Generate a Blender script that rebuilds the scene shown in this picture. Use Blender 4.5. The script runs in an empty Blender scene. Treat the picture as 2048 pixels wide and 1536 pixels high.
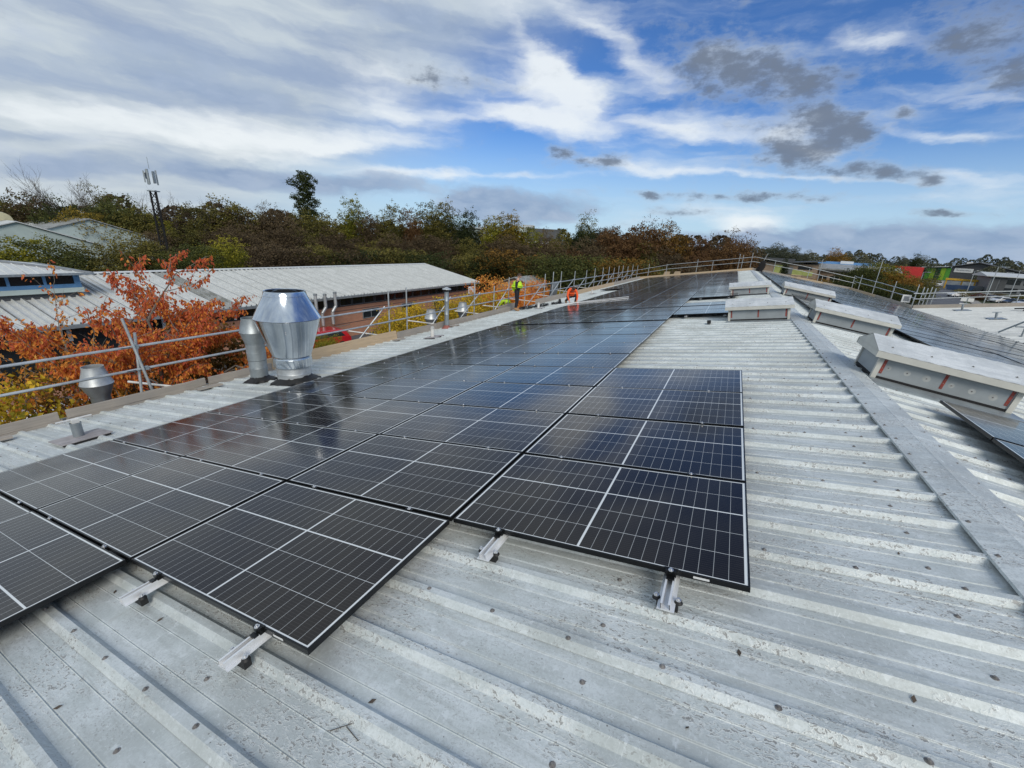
import bpy, math, random
from mathutils import Vector, Matrix
R = math.radians
C = bpy.context.scene.collection
rnd = random.Random(7)

# ------------------------------------------------------------------ camera
TH = R(9.2); ct, st = math.cos(TH), math.sin(TH)
cam = bpy.data.cameras.new('camera'); co = bpy.data.objects.new('camera', cam); C.objects.link(co)
bpy.context.scene.camera = co
CAMROT = [[0.886523, 0.459709, 0.052391], [0.192425, -0.263347, -0.945315], [-0.420773, 0.848125, -0.321923]]
CAMPOS = [1.3859, -0.8551, 1.7972]
m = Matrix((CAMROT[0], [-a for a in CAMROT[1]], [-a for a in CAMROT[2]])).transposed().to_4x4()
m.translation = Vector(CAMPOS)
co.matrix_world = m
cam.sensor_width = 36; cam.lens = 831.467 / 2048 * 36
cam.clip_start = 0.05; cam.clip_end = 6000

# ------------------------------------------------------------------ world
SUN_EL, SUN_AZ = 38.0, 138.0          # azimuth clockwise from +Y
sc = bpy.context.scene
sc.view_settings.view_transform = 'Standard'; sc.view_settings.look = 'None'
sc.view_settings.exposure = 0.80; sc.view_settings.gamma = 1.0
try: sc.view_settings.use_curve_mapping = False
except Exception: pass
sc.cycles.use_denoising = True
sc.cycles.max_bounces = 8; sc.cycles.glossy_bounces = 4; sc.cycles.transparent_max_bounces = 12
sc.cycles.caustics_reflective = False; sc.cycles.caustics_refractive = False
sun = bpy.data.lights.new('sun', 'SUN'); so = bpy.data.objects.new('sun', sun); C.objects.link(so)
sun.energy = 1.3; sun.angle = R(28); sun.color = (1.0, 0.93, 0.83)
sd = Vector((math.sin(R(SUN_AZ)) * math.cos(R(SUN_EL)), math.cos(R(SUN_AZ)) * math.cos(R(SUN_EL)), math.sin(R(SUN_EL))))
so.rotation_euler = sd.to_track_quat('Z', 'Y').to_euler()


class NT:
    """small node-tree writer"""
    def __init__(s, nt): s.nt = nt; s.n = nt.nodes; s.l = nt.links
    def add(s, t, **k):
        nd = s.n.new(t)
        for a, b in k.items(): setattr(nd, a, b)
        return nd
    def put(s, sock, v):
        if isinstance(v, bpy.types.NodeSocket): s.l.new(v, sock)
        elif v is not None:
            if isinstance(v, (tuple, list)) and len(v) == 3 and sock.type == 'RGBA': v = (*v, 1)
            sock.default_value = v
    def m(s, op, a, b=None, c=None, clamp=False):
        nd = s.add('ShaderNodeMath', operation=op, use_clamp=clamp)
        s.put(nd.inputs[0], a)
        if b is not None: s.put(nd.inputs[1], b)
        if c is not None: s.put(nd.inputs[2], c)
        return nd.outputs[0]
    def vm(s, op, a, b=None):
        nd = s.add('ShaderNodeVectorMath', operation=op); s.put(nd.inputs[0], a)
        if b is not None: s.put(nd.inputs[1], b)
        return nd.outputs[0]
    def mix(s, f, a, b, blend='MIX'):
        nd = s.add('ShaderNodeMix', data_type='RGBA', blend_type=blend)
        s.put(nd.inputs[0], f); s.put(nd.inputs[6], a); s.put(nd.inputs[7], b)
        return nd.outputs[2]
    def ss(s, x, lo, hi, a=0.0, b=1.0):
        nd = s.add('ShaderNodeMapRange', interpolation_type='SMOOTHSTEP')
        s.put(nd.inputs[0], x); s.put(nd.inputs[1], lo); s.put(nd.inputs[2], hi); s.put(nd.inputs[3], a); s.put(nd.inputs[4], b)
        return nd.outputs[0]
    def noise(s, v, scale, detail=4, rough=.55, dist=0.0, col=False):
        nd = s.add('ShaderNodeTexNoise'); s.put(nd.inputs['Vector'], v)
        nd.inputs['Scale'].default_value = scale; nd.inputs['Detail'].default_value = detail
        nd.inputs['Roughness'].default_value = rough; nd.inputs['Distortion'].default_value = dist
        return nd.outputs[1 if col else 0]
    def vor(s, v, scale, feature='F1', rnd_=1.0, out=0):
        nd = s.add('ShaderNodeTexVoronoi', feature=feature); s.put(nd.inputs['Vector'], v)
        nd.inputs['Scale'].default_value = scale; nd.inputs['Randomness'].default_value = rnd_
        return nd.outputs[out]
    def xyz(s, v):
        nd = s.add('ShaderNodeSeparateXYZ'); s.put(nd.inputs[0], v); return nd.outputs
    def comb(s, x, y, z):
        nd = s.add('ShaderNodeCombineXYZ'); s.put(nd.inputs[0], x); s.put(nd.inputs[1], y); s.put(nd.inputs[2], z); return nd.outputs[0]


w = bpy.data.worlds.new('World'); sc.world = w; w.use_nodes = True
t = NT(w.node_tree); t.n.clear()
out = t.add('ShaderNodeOutputWorld'); bg = t.add('ShaderNodeBackground'); t.l.new(bg.outputs[0], out.inputs[0])
sky = t.add('ShaderNodeTexSky', sky_type='NISHITA'); sky.sun_disc = False
sky.sun_elevation = R(SUN_EL); sky.sun_rotation = R(SUN_AZ); sky.air_density = 1.0; sky.dust_density = 0.35; sky.ozone_density = 2.2
tc = t.add('ShaderNodeTexCoord').outputs['Generated']
x, y, z = t.xyz(tc)[:3]
az = t.m('MULTIPLY', t.m('ARCTAN2', x, y), 57.2958)
el = t.m('MULTIPLY', t.m('ARCSINE', z, clamp=False), 57.2958)
elp = t.m('MAXIMUM', el, 0.0)
# cloud-deck coordinates: directions projected on a plane, so the clouds flatten towards the horizon
zz = t.m('ADD', t.m('MAXIMUM', z, 0.0), 0.09)
deck = t.comb(t.m('DIVIDE', x, zz), t.m('DIVIDE', y, zz), 0.0)
warp = t.noise(t.comb(t.m('MULTIPLY', az, .10), t.m('MULTIPLY', el, .26), 0.0), 1.0, 6, .6, col=True)
wv = t.vm('SUBTRACT', warp, (.5, .5, .5))
wx, wy, _ = t.xyz(wv)[:3]
waz = t.m('ADD', az, t.m('MULTIPLY', wx, 7.5)); wel = t.m('ADD', el, t.m('MULTIPLY', wy, 3.4))
fine = t.noise(t.comb(t.m('MULTIPLY', waz, .24), t.m('MULTIPLY', wel, .52), 0.0), 1.0, 7, .52)
streak = t.noise(t.comb(t.m('MULTIPLY', waz, .045), t.m('MULTIPLY', t.m('ADD', wel, t.m('MULTIPLY', az, .05)), .34), 3.0), 1.0, 6, .5)

def blobs(lst, grow=1.0):
    acc = None
    for (a0, e0, sa, se, rot, amp) in lst:
        sa *= grow; se *= grow
        dx = t.m('SUBTRACT', waz, a0); dy = t.m('SUBTRACT', wel, e0)
        c_, s_ = math.cos(R(rot)), math.sin(R(rot))
        u = t.m('ADD', t.m('MULTIPLY', dx, c_ / sa), t.m('MULTIPLY', dy, s_ / sa))
        v = t.m('ADD', t.m('MULTIPLY', dx, -s_ / se), t.m('MULTIPLY', dy, c_ / se))
        d = t.m('ADD', t.m('MULTIPLY', u, u), t.m('MULTIPLY', v, v))
        g = t.m('MULTIPLY', t.m('POWER', 2.718, t.m('MULTIPLY', d, -0.9)), amp)
        acc = g if acc is None else t.m('ADD', acc, g)
    return acc

PUFF = [(-6, 18.3, 4.6, 2.3, -4.5, 1), (1.8, 16.4, 4.7, 1.9, -6.2, 1), (2.8, 10.6, 4.1, 1.8, -3, 1.1), (7.5, 12, 2, 1, -5, 1), (4.3, 13.2, 1.8, .8, -5, 1),
        (10.6, 8.5, 3.3, .8, -3, .9), (-22.1, 10.9, 1.6, .8, 2, 1), (-16.9, 9.9, 3.1, .8, 1, 1), (14.7, 17.9, 3.4, 1.7, -12, 1), (18.2, 14.4, 1.6, 1.6, -10, .9),
        (11.7, 13.2, 1.3, .5, -7, .8), (-39, 16.9, 2.5, .8, 6, .8), (-32.1, 16.9, 3.5, .6, 4, .7), (-.5, 6.3, 7.9, .45, 0, .9),
        (16.3, 4.6, 2, .35, 0, 1), (-7.6, 4.3, 3.3, .5, 1.5, .9), (-11.4, 6, 1.4, .6, 1, 1), (14.5, 7.4, 1.2, .5, 0, .8)]
BANK = [(-38.3, 20.8, 9.5, 3.0, 4.7, .8), (-47.2, 5.4, 10.5, 1.3, 4.6, 1), (-31.7, 5.1, 3.8, 1.4, 3, 1.1), (-25.3, 4.0, 10, 1.9, 2.5, 1.1),
        (-73.3, 6.0, 4.5, .7, 10, .8), (-72.6, 3.9, 7.2, 1.1, 8, .9), (-59.6, 5.2, 6.2, .9, 6, 1), (14.0, 1.6, 12, 1.9, 1, 1.3), (0, 1.5, 8, 1.3, 1, .9),
        (-64.1, 13.9, 12, 2.0, 11.8, .7), (-55.4, 12.9, 10, 1.6, 8.6, .7), (30, 1.2, 14, 2.2, 0, 1.1), (-70, 18, 14, 2.5, 10, .5)]
WHITE = [(-23.0, 16.2, 7.0, 2.3, -22, 1.35), (-15.5, 19.8, 7.5, 1.5, -30, 1.1), (-27, 14.2, 7, 1.2, -8, 1.0), (-24, 18.8, 6, 1.2, -35, .9), (-43.3, 15.1, 4.4, 2.6, -14, 1.0), (-8.7, 13.2, 6.7, .8, -9, .8), (7.5, 18.9, 3.3, .45, -13, .9),
         (-11.9, 9.2, 8.2, .55, -5, .75), (2.5, 12, 2.7, .9, -4, .8), (5.5, 10.5, 1.6, .9, -14, 1.0), (14.9, 11.2, 4.4, .45, -11, .9), (17.3, 13.2, 2.6, .5, -13, .8),
         (8.6, 7.8, 7.3, .4, -3, .8), (17.4, 7.9, 3.4, .6, -8, .8), (.4, 3.2, 4, 1.2, 2, 1.5), (-61.2, 8.5, 12.4, 1.3, 8, .9), (-46.8, 10.3, 10.2, .9, 6, .8),
         (-60, 10.3, 5, 1, 9, .8), (-70, 8.9, 5, .9, 11, .8), (-50.1, 9.1, 7, .6, 6, .9), (-33.7, 13.5, 7.1, .8, 3, .8), (-29.3, 8.1, 12, .5, 2, .7), (-.5, 8.3, 7, .35, -2, .6),
         (-57, 6.9, 6, .5, 7, .6), (-38, 7.4, 6, .5, 4, .7)]
puff = blobs(PUFF, 1.10); bank = blobs(BANK); white = blobs(WHITE)
# thin high veil covering the left half and the sky beyond the frame
veilpos = t.m('MAXIMUM', t.ss(t.m('ADD', waz, t.m('MULTIPLY', t.m('SUBTRACT', 20.0, t.m('MINIMUM', elp, 30.0)), 1.25)), -18, -44), t.ss(t.m('ABSOLUTE', az), 62, 110))
dk = t.noise(deck, 1.15, 6, .58, .3)
veil = t.m('MULTIPLY', veilpos, t.ss(streak, .3, .6, .86, 1.0))
wisps = t.m('MULTIPLY', t.ss(streak, .46, .78), .50)
hi = t.m('MULTIPLY', t.ss(el, 17, 40), t.ss(dk, .44, .66))
g0 = t.m('SUBTRACT', fine, .5)
fine2 = t.noise(t.comb(t.m('MULTIPLY', az, .42), t.m('MULTIPLY', el, .8), 5.0), 1.0, 8, .64)
g2 = t.m('SUBTRACT', fine2, .5)
wmask = t.ss(t.m('ADD', t.m('ADD', t.m('MULTIPLY', white, .85), t.m('MULTIPLY', g0, 1.1)), t.m('MULTIPLY', t.m('SUBTRACT', streak, .5), 1.7)), .02, 1.25)
pmask = t.ss(t.m('ADD', t.m('ADD', puff, t.m('MULTIPLY', g0, .9)), t.m('MULTIPLY', g2, 1.7)), .05, 1.2)
bmask = t.ss(t.m('ADD', bank, t.m('MULTIPLY', g0, 1.3)), .26, 1.0)
S = 1.0
skyc = t.mix(1.0, sky.outputs[0], (.1, .1, .1), 'MULTIPLY')
# deepen the clear blue a little: the photograph's blue is stronger than the model's
skyc = t.mix(1.0, skyc, (.44, .72, 1.12), 'MULTIPLY')
lowhaze = t.ss(el, 14.0, 1.0, 0.0, .88)
skyc = t.mix(lowhaze, skyc, (.50, .68, .82))
c = t.mix(t.m('MAXIMUM', wisps, 0.0), skyc, (.62, .72, .82))
veilcol = t.mix(t.ss(t.m('ADD', t.m('MULTIPLY', streak, .7), t.m('MULTIPLY', dk, .3)), .36, .60), (.345, .42, .545), (.55, .625, .685))
veilcol = t.mix(t.ss(el, 14, 3, 0, .35), veilcol, (.60, .66, .69))
c = t.mix(veil, c, veilcol)
c = t.mix(t.m('MULTIPLY', hi, t.ss(az, 5, -60, .25, .7)), c, (.40, .46, .55))
c = t.mix(t.m('MULTIPLY', wmask, .9), c, (.84, .89, .92))
bankcol = t.mix(t.ss(fine, .30, .72), (.235, .33, .50), (.37, .46, .61))
c = t.mix(t.m('MULTIPLY', bmask, .88), c, bankcol)
puffcol = t.mix(t.ss(t.m('ADD', t.m('MULTIPLY', pmask, .6), t.m('MULTIPLY', fine2, .8)), .50, 1.02), (.42, .49, .58), (.17, .21, .28))
c = t.mix(t.m('MULTIPLY', pmask, .93), c, puffcol)
c = t.mix(t.ss(el, 0.3, -2.0), c, (.20, .24, .28))
c = t.mix(1.0, c, (5.95, 5.95, 5.95), 'MULTIPLY')
t.l.new(c, bg.inputs[0]); bg.inputs[1].default_value = 0.1
try: w.cycles.sampling_method = 'MANUAL'; w.cycles.sample_map_resolution = 1024
except Exception: pass

# ------------------------------------------------------------------ materials
MAT = {}
def new_mat(name):
    m_ = bpy.data.materials.new(name); m_.use_nodes = True
    t_ = NT(m_.node_tree); b = t_.n['Principled BSDF']; MAT[name] = m_
    return m_, t_, b
def gpos(t_): return t_.add('ShaderNodeNewGeometry').outputs['Position']
def bump(t_, b, h, strength=.3, dist=.01):
    nd = t_.add('ShaderNodeBump'); nd.inputs['Strength'].default_value = strength; nd.inputs['Distance'].default_value = dist
    t_.l.new(h, nd.inputs['Height']); t_.l.new(nd.outputs[0], b.inputs['Normal'])
def plain(name, col, rough=.6, metal=0.0, var=.12, scale=6.0, bmp=0.0, coat=0.0, obj_rand=0.0, spec=None):
    m_, t_, b = new_mat(name)
    p = gpos(t_)
    n = t_.noise(p, scale, 5, .6)
    n2 = t_.noise(p, scale * .17, 3, .5)
    f = t_.m('ADD', t_.m('MULTIPLY', n, .6), t_.m('MULTIPLY', n2, .4))
    lo = tuple(v * (1 - var * 1.6) for v in col); hi_ = tuple(min(1, v * (1 + var * 1.4)) for v in col)
    cc = t_.mix(t_.ss(f, .3, .7), lo, hi_)
    if obj_rand:
        r_ = t_.add('ShaderNodeObjectInfo').outputs['Random']
        cc = t_.mix(t_.m('MULTIPLY', r_, obj_rand), cc, tuple(v * .45 for v in col))
    t_.l.new(cc, b.inputs['Base Color'])
    b.inputs['Roughness'].default_value = rough; b.inputs['Metallic'].default_value = metal
    if coat: b.inputs['Coat Weight'].default_value = coat; b.inputs['Coat Roughness'].default_value = .08
    if bmp: bump(t_, b, n, bmp, .01)
    return m_

# weathered galvanised roof sheet: world-space grain running up the slope
def roof_mat(name, base, dark, light, speck=1.0):
    m_, t_, b = new_mat(name); p = gpos(t_)
    X_, Y_, Z_ = t_.xyz(p)[:3]
    q = t_.comb(t_.m('MULTIPLY', X_, .35), Y_, 0.0)
    s1 = t_.noise(q, 9, 7, .65, .4); s2 = t_.noise(p, 2.2, 4, .55); s3 = t_.noise(q, 42, 5, .7, .6)
    blot = t_.noise(p, 1.1, 5, .6, .5)
    c_ = t_.mix(t_.ss(s1, .38, .62), base, light)
    c_ = t_.mix(t_.m('MULTIPLY', t_.ss(t_.noise(t_.comb(t_.m('MULTIPLY', X_, .22), t_.m('MULTIPLY', Y_, 1.6), 0.0), 13, 6, .7, .6), .50, .66), .6), c_, dark)
    c_ = t_.mix(t_.m('MULTIPLY', t_.ss(blot, .44, .62), .75), c_, dark)
    c_ = t_.mix(t_.m('MULTIPLY', t_.ss(s3, .56, .72), .45), c_, light)
    mic = t_.noise(p, 75, 4, .75, .5)
    c_ = t_.mix(t_.m('MULTIPLY', t_.ss(mic, .48, .64), .45), c_, dark)
    c_ = t_.mix(t_.m('MULTIPLY', t_.ss(mic, .46, .34), .30), c_, (.74, .79, .79))
    # pale peeled patches
    pv = t_.vor(t_.vm('ADD', p, t_.vm('MULTIPLY', t_.noise(p, 14, 3, .6, 0, True), (.1, .1, .1))), 11.0)
    c_ = t_.mix(t_.m('MULTIPLY', t_.ss(pv, .20, .12), .5), c_, (.72, .77, .78))
    # clustered small crinkled blisters and pits
    cl = t_.m('MULTIPLY', t_.ss(t_.noise(q, 3.1, 4, .6, .3), .44, .56), speck)
    wp = t_.vm('ADD', q, t_.vm('MULTIPLY', t_.noise(p, 30, 3, .6, 0, True), (.03, .05, .0)))
    pit = t_.vor(wp, 88.0)
    pits = t_.m('MULTIPLY', t_.ss(pit, .36, .22), cl)
    ring = t_.m('MULTIPLY', t_.ss(pit, .60, .42), cl)
    c_ = t_.mix(t_.m('MULTIPLY', ring, .5), c_, (.70, .73, .71))
    c_ = t_.mix(t_.m('MULTIPLY', pits, .85), c_, (.25, .25, .24))
    fpit = t_.ss(t_.vor(wp, 150.0), .34, .20)
    c_ = t_.mix(t_.m('MULTIPLY', fpit, t_.m('MULTIPLY', t_.ss(t_.noise(q, 5.0, 4, .6, .3), .42, .60), .5 * speck)), c_, (.22, .215, .20))
    scr = t_.ss(t_.noise(t_.comb(t_.m('MULTIPLY', X_, 3.0), t_.m('MULTIPLY', Y_, .9), 0.0), 22, 5, .75, 1.2), .60, .68)
    c_ = t_.mix(t_.m('MULTIPLY', scr, .6), c_, (.76, .80, .81))
    # sparse dark flecks
    fl = t_.vor(p, 19.0)
    c_ = t_.mix(t_.m('MULTIPLY', t_.ss(fl, .075, .045), .8), c_, (.09, .085, .08))
    # brownish lichen
    lm_ = t_.ss(t_.noise(p, 5.5, 6, .7, .8), .60, .70)
    c_ = t_.mix(t_.m('MULTIPLY', lm_, .22), c_, (.34, .32, .27))
    t_.l.new(c_, b.inputs['Base Color']); b.inputs['Metallic'].default_value = 0.12
    t_.l.new(t_.ss(s1, .2, .8, .42, .62), b.inputs['Roughness'])
    h = t_.m('ADD', t_.m('MULTIPLY', s3, .5), t_.m('SUBTRACT', ring, t_.m('MULTIPLY', pits, 1.5)))
    bump(t_, b, h, .35, .004)
    return m_
roof_mat('roof_sheet', (.53, .58, .575), (.42, .455, .445), (.65, .70, .705))
roof_mat('ridge_cap', (.53, .58, .58), (.38, .41, .41), (.66, .71, .71), 1.2)
roof_mat('white_roof', (.56, .58, .57), (.51, .53, .52), (.64, .66, .65), .1)
roof_mat('old_roof', (.30, .31, .30), (.17, .18, .16), (.40, .41, .40), .3)
roof_mat('lid_sheet', (.60, .63, .63), (.50, .53, .53), (.74, .77, .77), .25)

# solar module face: printed cells behind glass, UV in metres (x along the 1.754 m side)
def module_mat():
    m_, t_, b = new_mat('module_glass')
    uv = t_.add('ShaderNodeUVMap').outputs[0]
    U, V, _ = t_.xyz(uv)[:3]
    # long axis: 24 cells of 70.6 mm in two halves with a 13 mm bar
    cu = t_.m('ABSOLUTE', t_.m('SUBTRACT', U, .867))
    a = t_.m('SUBTRACT', cu, .0065)
    fa = t_.m('FRACT', t_.m('DIVIDE', a, .0706))
    da = t_.m('MULTIPLY', t_.m('MINIMUM', fa, t_.m('SUBTRACT', 1.0, fa)), .0706)
    lineU = t_.ss(da, .0015, .0007)
    midU = t_.ss(a, .0004, -.0004)
    endU = t_.ss(a, .8467, .8476)
    # short axis: five rows, a wider bar between row three and row four
    v0 = t_.m('SUBTRACT', V, .0075)
    up = t_.ss(v0, .6355, .6365)
    v1 = t_.m('SUBTRACT', v0, t_.m('MULTIPLY', up, .008))
    fb = t_.m('FRACT', t_.m('DIVIDE', v1, .2105))
    db = t_.m('MULTIPLY', t_.m('MINIMUM', fb, t_.m('SUBTRACT', 1.0, fb)), .2105)
    lineV = t_.ss(db, .0019, .0010)
    midV = t_.m('MULTIPLY', t_.ss(v0, .6306, .6314), t_.ss(v0, .6402, .6394))
    edV = t_.m('MAXIMUM', t_.ss(v0, .0006, -.0002), t_.ss(v0, 1.0600, 1.0608))
    white = t_.m('MAXIMUM', t_.m('MAXIMUM', t_.m('MAXIMUM', t_.m('MULTIPLY', lineU, .58), midU), t_.m('MAXIMUM', endU, t_.m('MULTIPLY', lineV, .85))), t_.m('MAXIMUM', midV, edV))
    fw = t_.m('FRACT', t_.m('DIVIDE', v1, .01754))
    dw = t_.m('MINIMUM', fw, t_.m('SUBTRACT', 1.0, fw))
    wire = t_.m('MULTIPLY', t_.ss(dw, .055, .025), .5)
    cellid = t_.comb(t_.m('FLOOR', t_.m('DIVIDE', a, .0706)), t_.m('FLOOR', t_.m('DIVIDE', v1, .2105)), t_.m('SIGN', t_.m('SUBTRACT', U, .867)))
    wn = t_.add('ShaderNodeTexWhiteNoise'); t_.l.new(cellid, wn.inputs['Vector'])
    cell = t_.mix(wn.outputs[0], (.0075, .0072, .0095), (.0125, .0110, .0115))
    c_ = t_.mix(wire, cell, (.085, .083, .078))
    c_ = t_.mix(white, c_, (.74, .78, .78))
    p = gpos(t_)
    dust = t_.ss(t_.noise(p, 2.6, 5, .6), .40, .75)
    c_ = t_.mix(t_.m('MULTIPLY', dust, .007), c_, (.5, .46, .38))
    t_.l.new(c_, b.inputs['Base Color'])
    b.inputs['IOR'].default_value = 1.47; b.inputs['Coat Weight'].default_value = .06; b.inputs['Coat IOR'].default_value = 1.5; b.inputs['Coat Roughness'].default_value = .09
    b.inputs['Specular Tint'].default_value = (1.0, .87, .74, 1)
    t_.l.new(t_.m('ADD', t_.m('MULTIPLY', dust, .06), .10), b.inputs['Roughness'])
    return m_
module_mat()
plain('frame_black', (.012, .013, .014), .32, .4, .1, 30)
plain('back_sheet', (.05, .05, .055), .6)
plain('aluminium', (.84, .86, .87), .35, .35, .05, 12)
plain('galv_tube', (.50, .53, .54), .45, .55, .14, 7)
plain('galv_dull', (.33, .37, .39), .45, .55, .16, 5)
plain('galv_bright', (.60, .65, .70), .13, .95, .10, 3)
plain('vent_side', (.34, .375, .39), .55, .25, .10, 3)
plain('vent_trim', (.56, .56, .51), .55, 0, .07, 4)
plain('red_tape', (.30, .055, .04), .6, 0, .25, 25)
plain('pale_stain', (.43, .45, .44), .7, 0, .1, 20)
plain('black_gap', (.010, .010, .011), .8)
plain('bitumen', (.014, .014, .014), .55, 0, .3, 20, .8)
plain('screw_rust', (.22, .21, .20), .6, .3, .3, 60)
plain('steel_bolt', (.75, .75, .75), .3, .9)
plain('rubber', (.012, .012, .012), .6)
plain('flash_plate', (.33, .31, .31), .7, 0, .2, 9)
plain('red_flash', (.30, .10, .08), .7, 0, .2, 9)
plain('cream_pipe', (.66, .66, .63), .5)
plain('lead', (.22, .24, .26), .5, .4)
def wood_mat(name, col, col2):
    m_, t_, b = new_mat(name); p = gpos(t_); X_, Y_, Z_ = t_.xyz(p)[:3]
    q = t_.comb(t_.m('MULTIPLY', X_, 1.0), t_.m('MULTIPLY', Y_, .12), t_.m('MULTIPLY', Z_, 3.0))
    g = t_.noise(q, 14, 6, .65, .8); k = t_.noise(p, 1.3, 4, .6)
    r_ = t_.add('ShaderNodeObjectInfo').outputs['Random']
    c_ = t_.mix(t_.ss(g, .3, .7), tuple(v * .72 for v in col), col)
    c_ = t_.mix(t_.m('MULTIPLY', t_.ss(k, .45, .65), .5), c_, col2)
    c_ = t_.mix(t_.m('MULTIPLY', r_, .35), c_, col2)
    t_.l.new(c_, b.inputs['Base Color']); b.inputs['Roughness'].default_value = .8
    bump(t_, b, g, .4, .004)
wood_mat('board_grey', (.44, .39, .33), (.28, .26, .235))
wood_mat('board_tan', (.58, .44, .28), (.44, .35, .25))
wood_mat('bark', (.10, .075, .055), (.06, .05, .04))
wood_mat('bark_grey', (.20, .18, .15), (.12, .11, .10))

def brick_mat(name, c1, c2, mortar, scale=1.0):
    m_, t_, b = new_mat(name); p = gpos(t_); X_, Y_, Z_ = t_.xyz(p)[:3]
    q = t_.comb(t_.m('ADD', X_, Y_), Z_, 0.0)
    nd = t_.add('ShaderNodeTexBrick'); t_.l.new(q, nd.inputs['Vector'])
    nd.inputs['Scale'].default_value = 1.0; nd.inputs['Brick Width'].default_value = .225; nd.inputs['Row Height'].default_value = .075
    nd.inputs['Mortar Size'].default_value = .006
    for i, v in ((1, c1), (2, c2), (3, mortar)): nd.inputs[i].default_value = (*v, 1)
    n = t_.noise(p, .9, 5, .6)
    c_ = t_.mix(t_.ss(n, .3, .7, 0, .35), nd.outputs[0], tuple(v * .6 for v in c1))
    t_.l.new(c_, b.inputs['Base Color']); b.inputs['Roughness'].default_value = .85
brick_mat('brick_orange', (.52, .25, .155), (.44, .20, .12), (.30, .25, .2))
brick_mat('brick_buff', (.33, .24, .17), (.28, .19, .13), (.3, .27, .23))
plain('grey_clad', (.16, .17, .18), .5, .1, .08, 2)
plain('charcoal_clad', (.075, .08, .085), .55, .1, .1, 2)
plain('pale_clad', (.42, .50, .48), .6, 0, .08, 1)
plain('white_paint', (.74, .75, .74), .5, 0, .04, 3)
plain('cream_paint', (.55, .50, .32), .5, 0, .06, 3)
plain('blue_frame', (.10, .24, .44), .5, 0, .08, 3)
plain('green_1', (.03, .13, .045), .5, .1); plain('green_2', (.10, .34, .04), .5, .1); plain('green_3', (.30, .50, .03), .5, .1); plain('green_4', (.02, .17, .09), .5, .1)
plain('lime_panel', (.34, .38, .12), .6); plain('red_clad', (.55, .035, .03), .5)
plain('yellow_paint', (.62, .36, .03), .5, 0, .15)
plain('sign_mark', (.22, .24, .26), .6)
plain('asphalt', (.10, .105, .115), .9, 0, .16, 1.2)
plain('concrete_path', (.25, .24, .22), .9, 0, .12, 1.2)
plain('soil_grass', (.045, .06, .022), .95, 0, .5, .35)
plain('verge_grass', (.045, .085, .02), .95, 0, .35, 1.5)
plain('paint_line', (.6, .6, .58), .8)
plain('car_white', (.70, .71, .72), .3, 0, .03, 1, coat=.6); plain('car_red', (.45, .012, .02), .28, 0, .05, 1, coat=.7)
plain('car_black', (.012, .013, .015), .25, 0, .1, 1, coat=.7); plain('car_silver', (.40, .42, .44), .3, .6, .05, 1, coat=.6); plain('car_blue', (.03, .06, .13), .28, .1, .1, 1, coat=.6)
plain('tail_lamp', (.35, .01, .01), .2); plain('head_lamp', (.7, .72, .72), .15, .3)
plain('hi_vis_yellow', (.55, .80, .03), .7, 0, .12, 9); plain('hi_vis_orange', (.95, .12, .02), .7, 0, .12, 9)
plain('navy_cloth', (.012, .014, .022), .85, 0, .3, 12); plain('grey_cloth', (.06, .06, .065), .85, 0, .3, 12)
plain('skin', (.50, .29, .21), .55); plain('hair_brown', (.055, .03, .018), .7); plain('reflective', (.68, .70, .70), .35, .3)
plain('boot_tan', (.34, .20, .10), .7); plain('black_cloth', (.008, .008, .009), .9, 0, .3, 9)
m_, t_, b_ = new_mat('window_glass')
b_.inputs['Base Color'].default_value = (.018, .024, .028, 1); b_.inputs['Roughness'].default_value = .06
plain('window_dark', (.02, .025, .028), .15)
plain('window_lit_strip', (.6, .55, .35), .6)

# foliage: three leaf colours mixed by a per-leaf attribute and a per-object shift
def leaf_mat(name, c1, c2, c3, trans=.3):
    m_, t_, b = new_mat(name)
    at = t_.add('ShaderNodeAttribute', attribute_name='tone').outputs['Fac']
    r_ = t_.add('ShaderNodeObjectInfo').outputs['Random']
    a = t_.m('ADD', at, t_.m('MULTIPLY', t_.m('SUBTRACT', r_, .5), .35))
    c_ = t_.mix(t_.ss(a, .15, .5), c1, c2); c_ = t_.mix(t_.ss(a, .5, .9), c_, c3)
    t_.l.new(c_, b.inputs['Base Color']); b.inputs['Roughness'].default_value = .75; b.inputs['Specular IOR Level'].default_value = .25
    tr = t_.add('ShaderNodeBsdfTranslucent'); t_.l.new(c_, tr.inputs[0])
    mx = t_.add('ShaderNodeMixShader'); mx.inputs[0].default_value = trans
    t_.l.new(b.outputs[0], mx.inputs[1]); t_.l.new(tr.outputs[0], mx.inputs[2])
    t_.l.new(mx.outputs[0], t_.n['Material Output'].inputs[0])
leaf_mat('leaf_cherry', (.58, .14, .065), (.80, .32, .06), (.80, .48, .12), .42)
leaf_mat('leaf_yellow', (.14, .17, .02), (.46, .34, .03), (.74, .50, .04), .35)
leaf_mat('leaf_olive', (.055, .055, .015), (.125, .115, .028), (.23, .195, .045))
leaf_mat('leaf_green', (.030, .042, .012), (.066, .080, .022), (.13, .135, .034))
leaf_mat('leaf_brown', (0.05, 0.036, 0.02), (0.095, 0.068, 0.038), (0.16, 0.118, 0.06))
leaf_mat('leaf_rust', (0.07, 0.034, 0.014), (0.12, 0.062, 0.026), (0.2, 0.115, 0.045))
leaf_mat('leaf_lime', (0.06, 0.075, 0.01), (0.16, 0.165, 0.018), (0.32, 0.285, 0.03))
leaf_mat('leaf_gold', (0.09, 0.07, 0.012), (0.2, 0.145, 0.02), (0.34, 0.24, 0.035))
leaf_mat('leaf_amber', (0.07, 0.05, 0.012), (0.19, 0.105, 0.02), (0.34, 0.19, 0.035))
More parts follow.
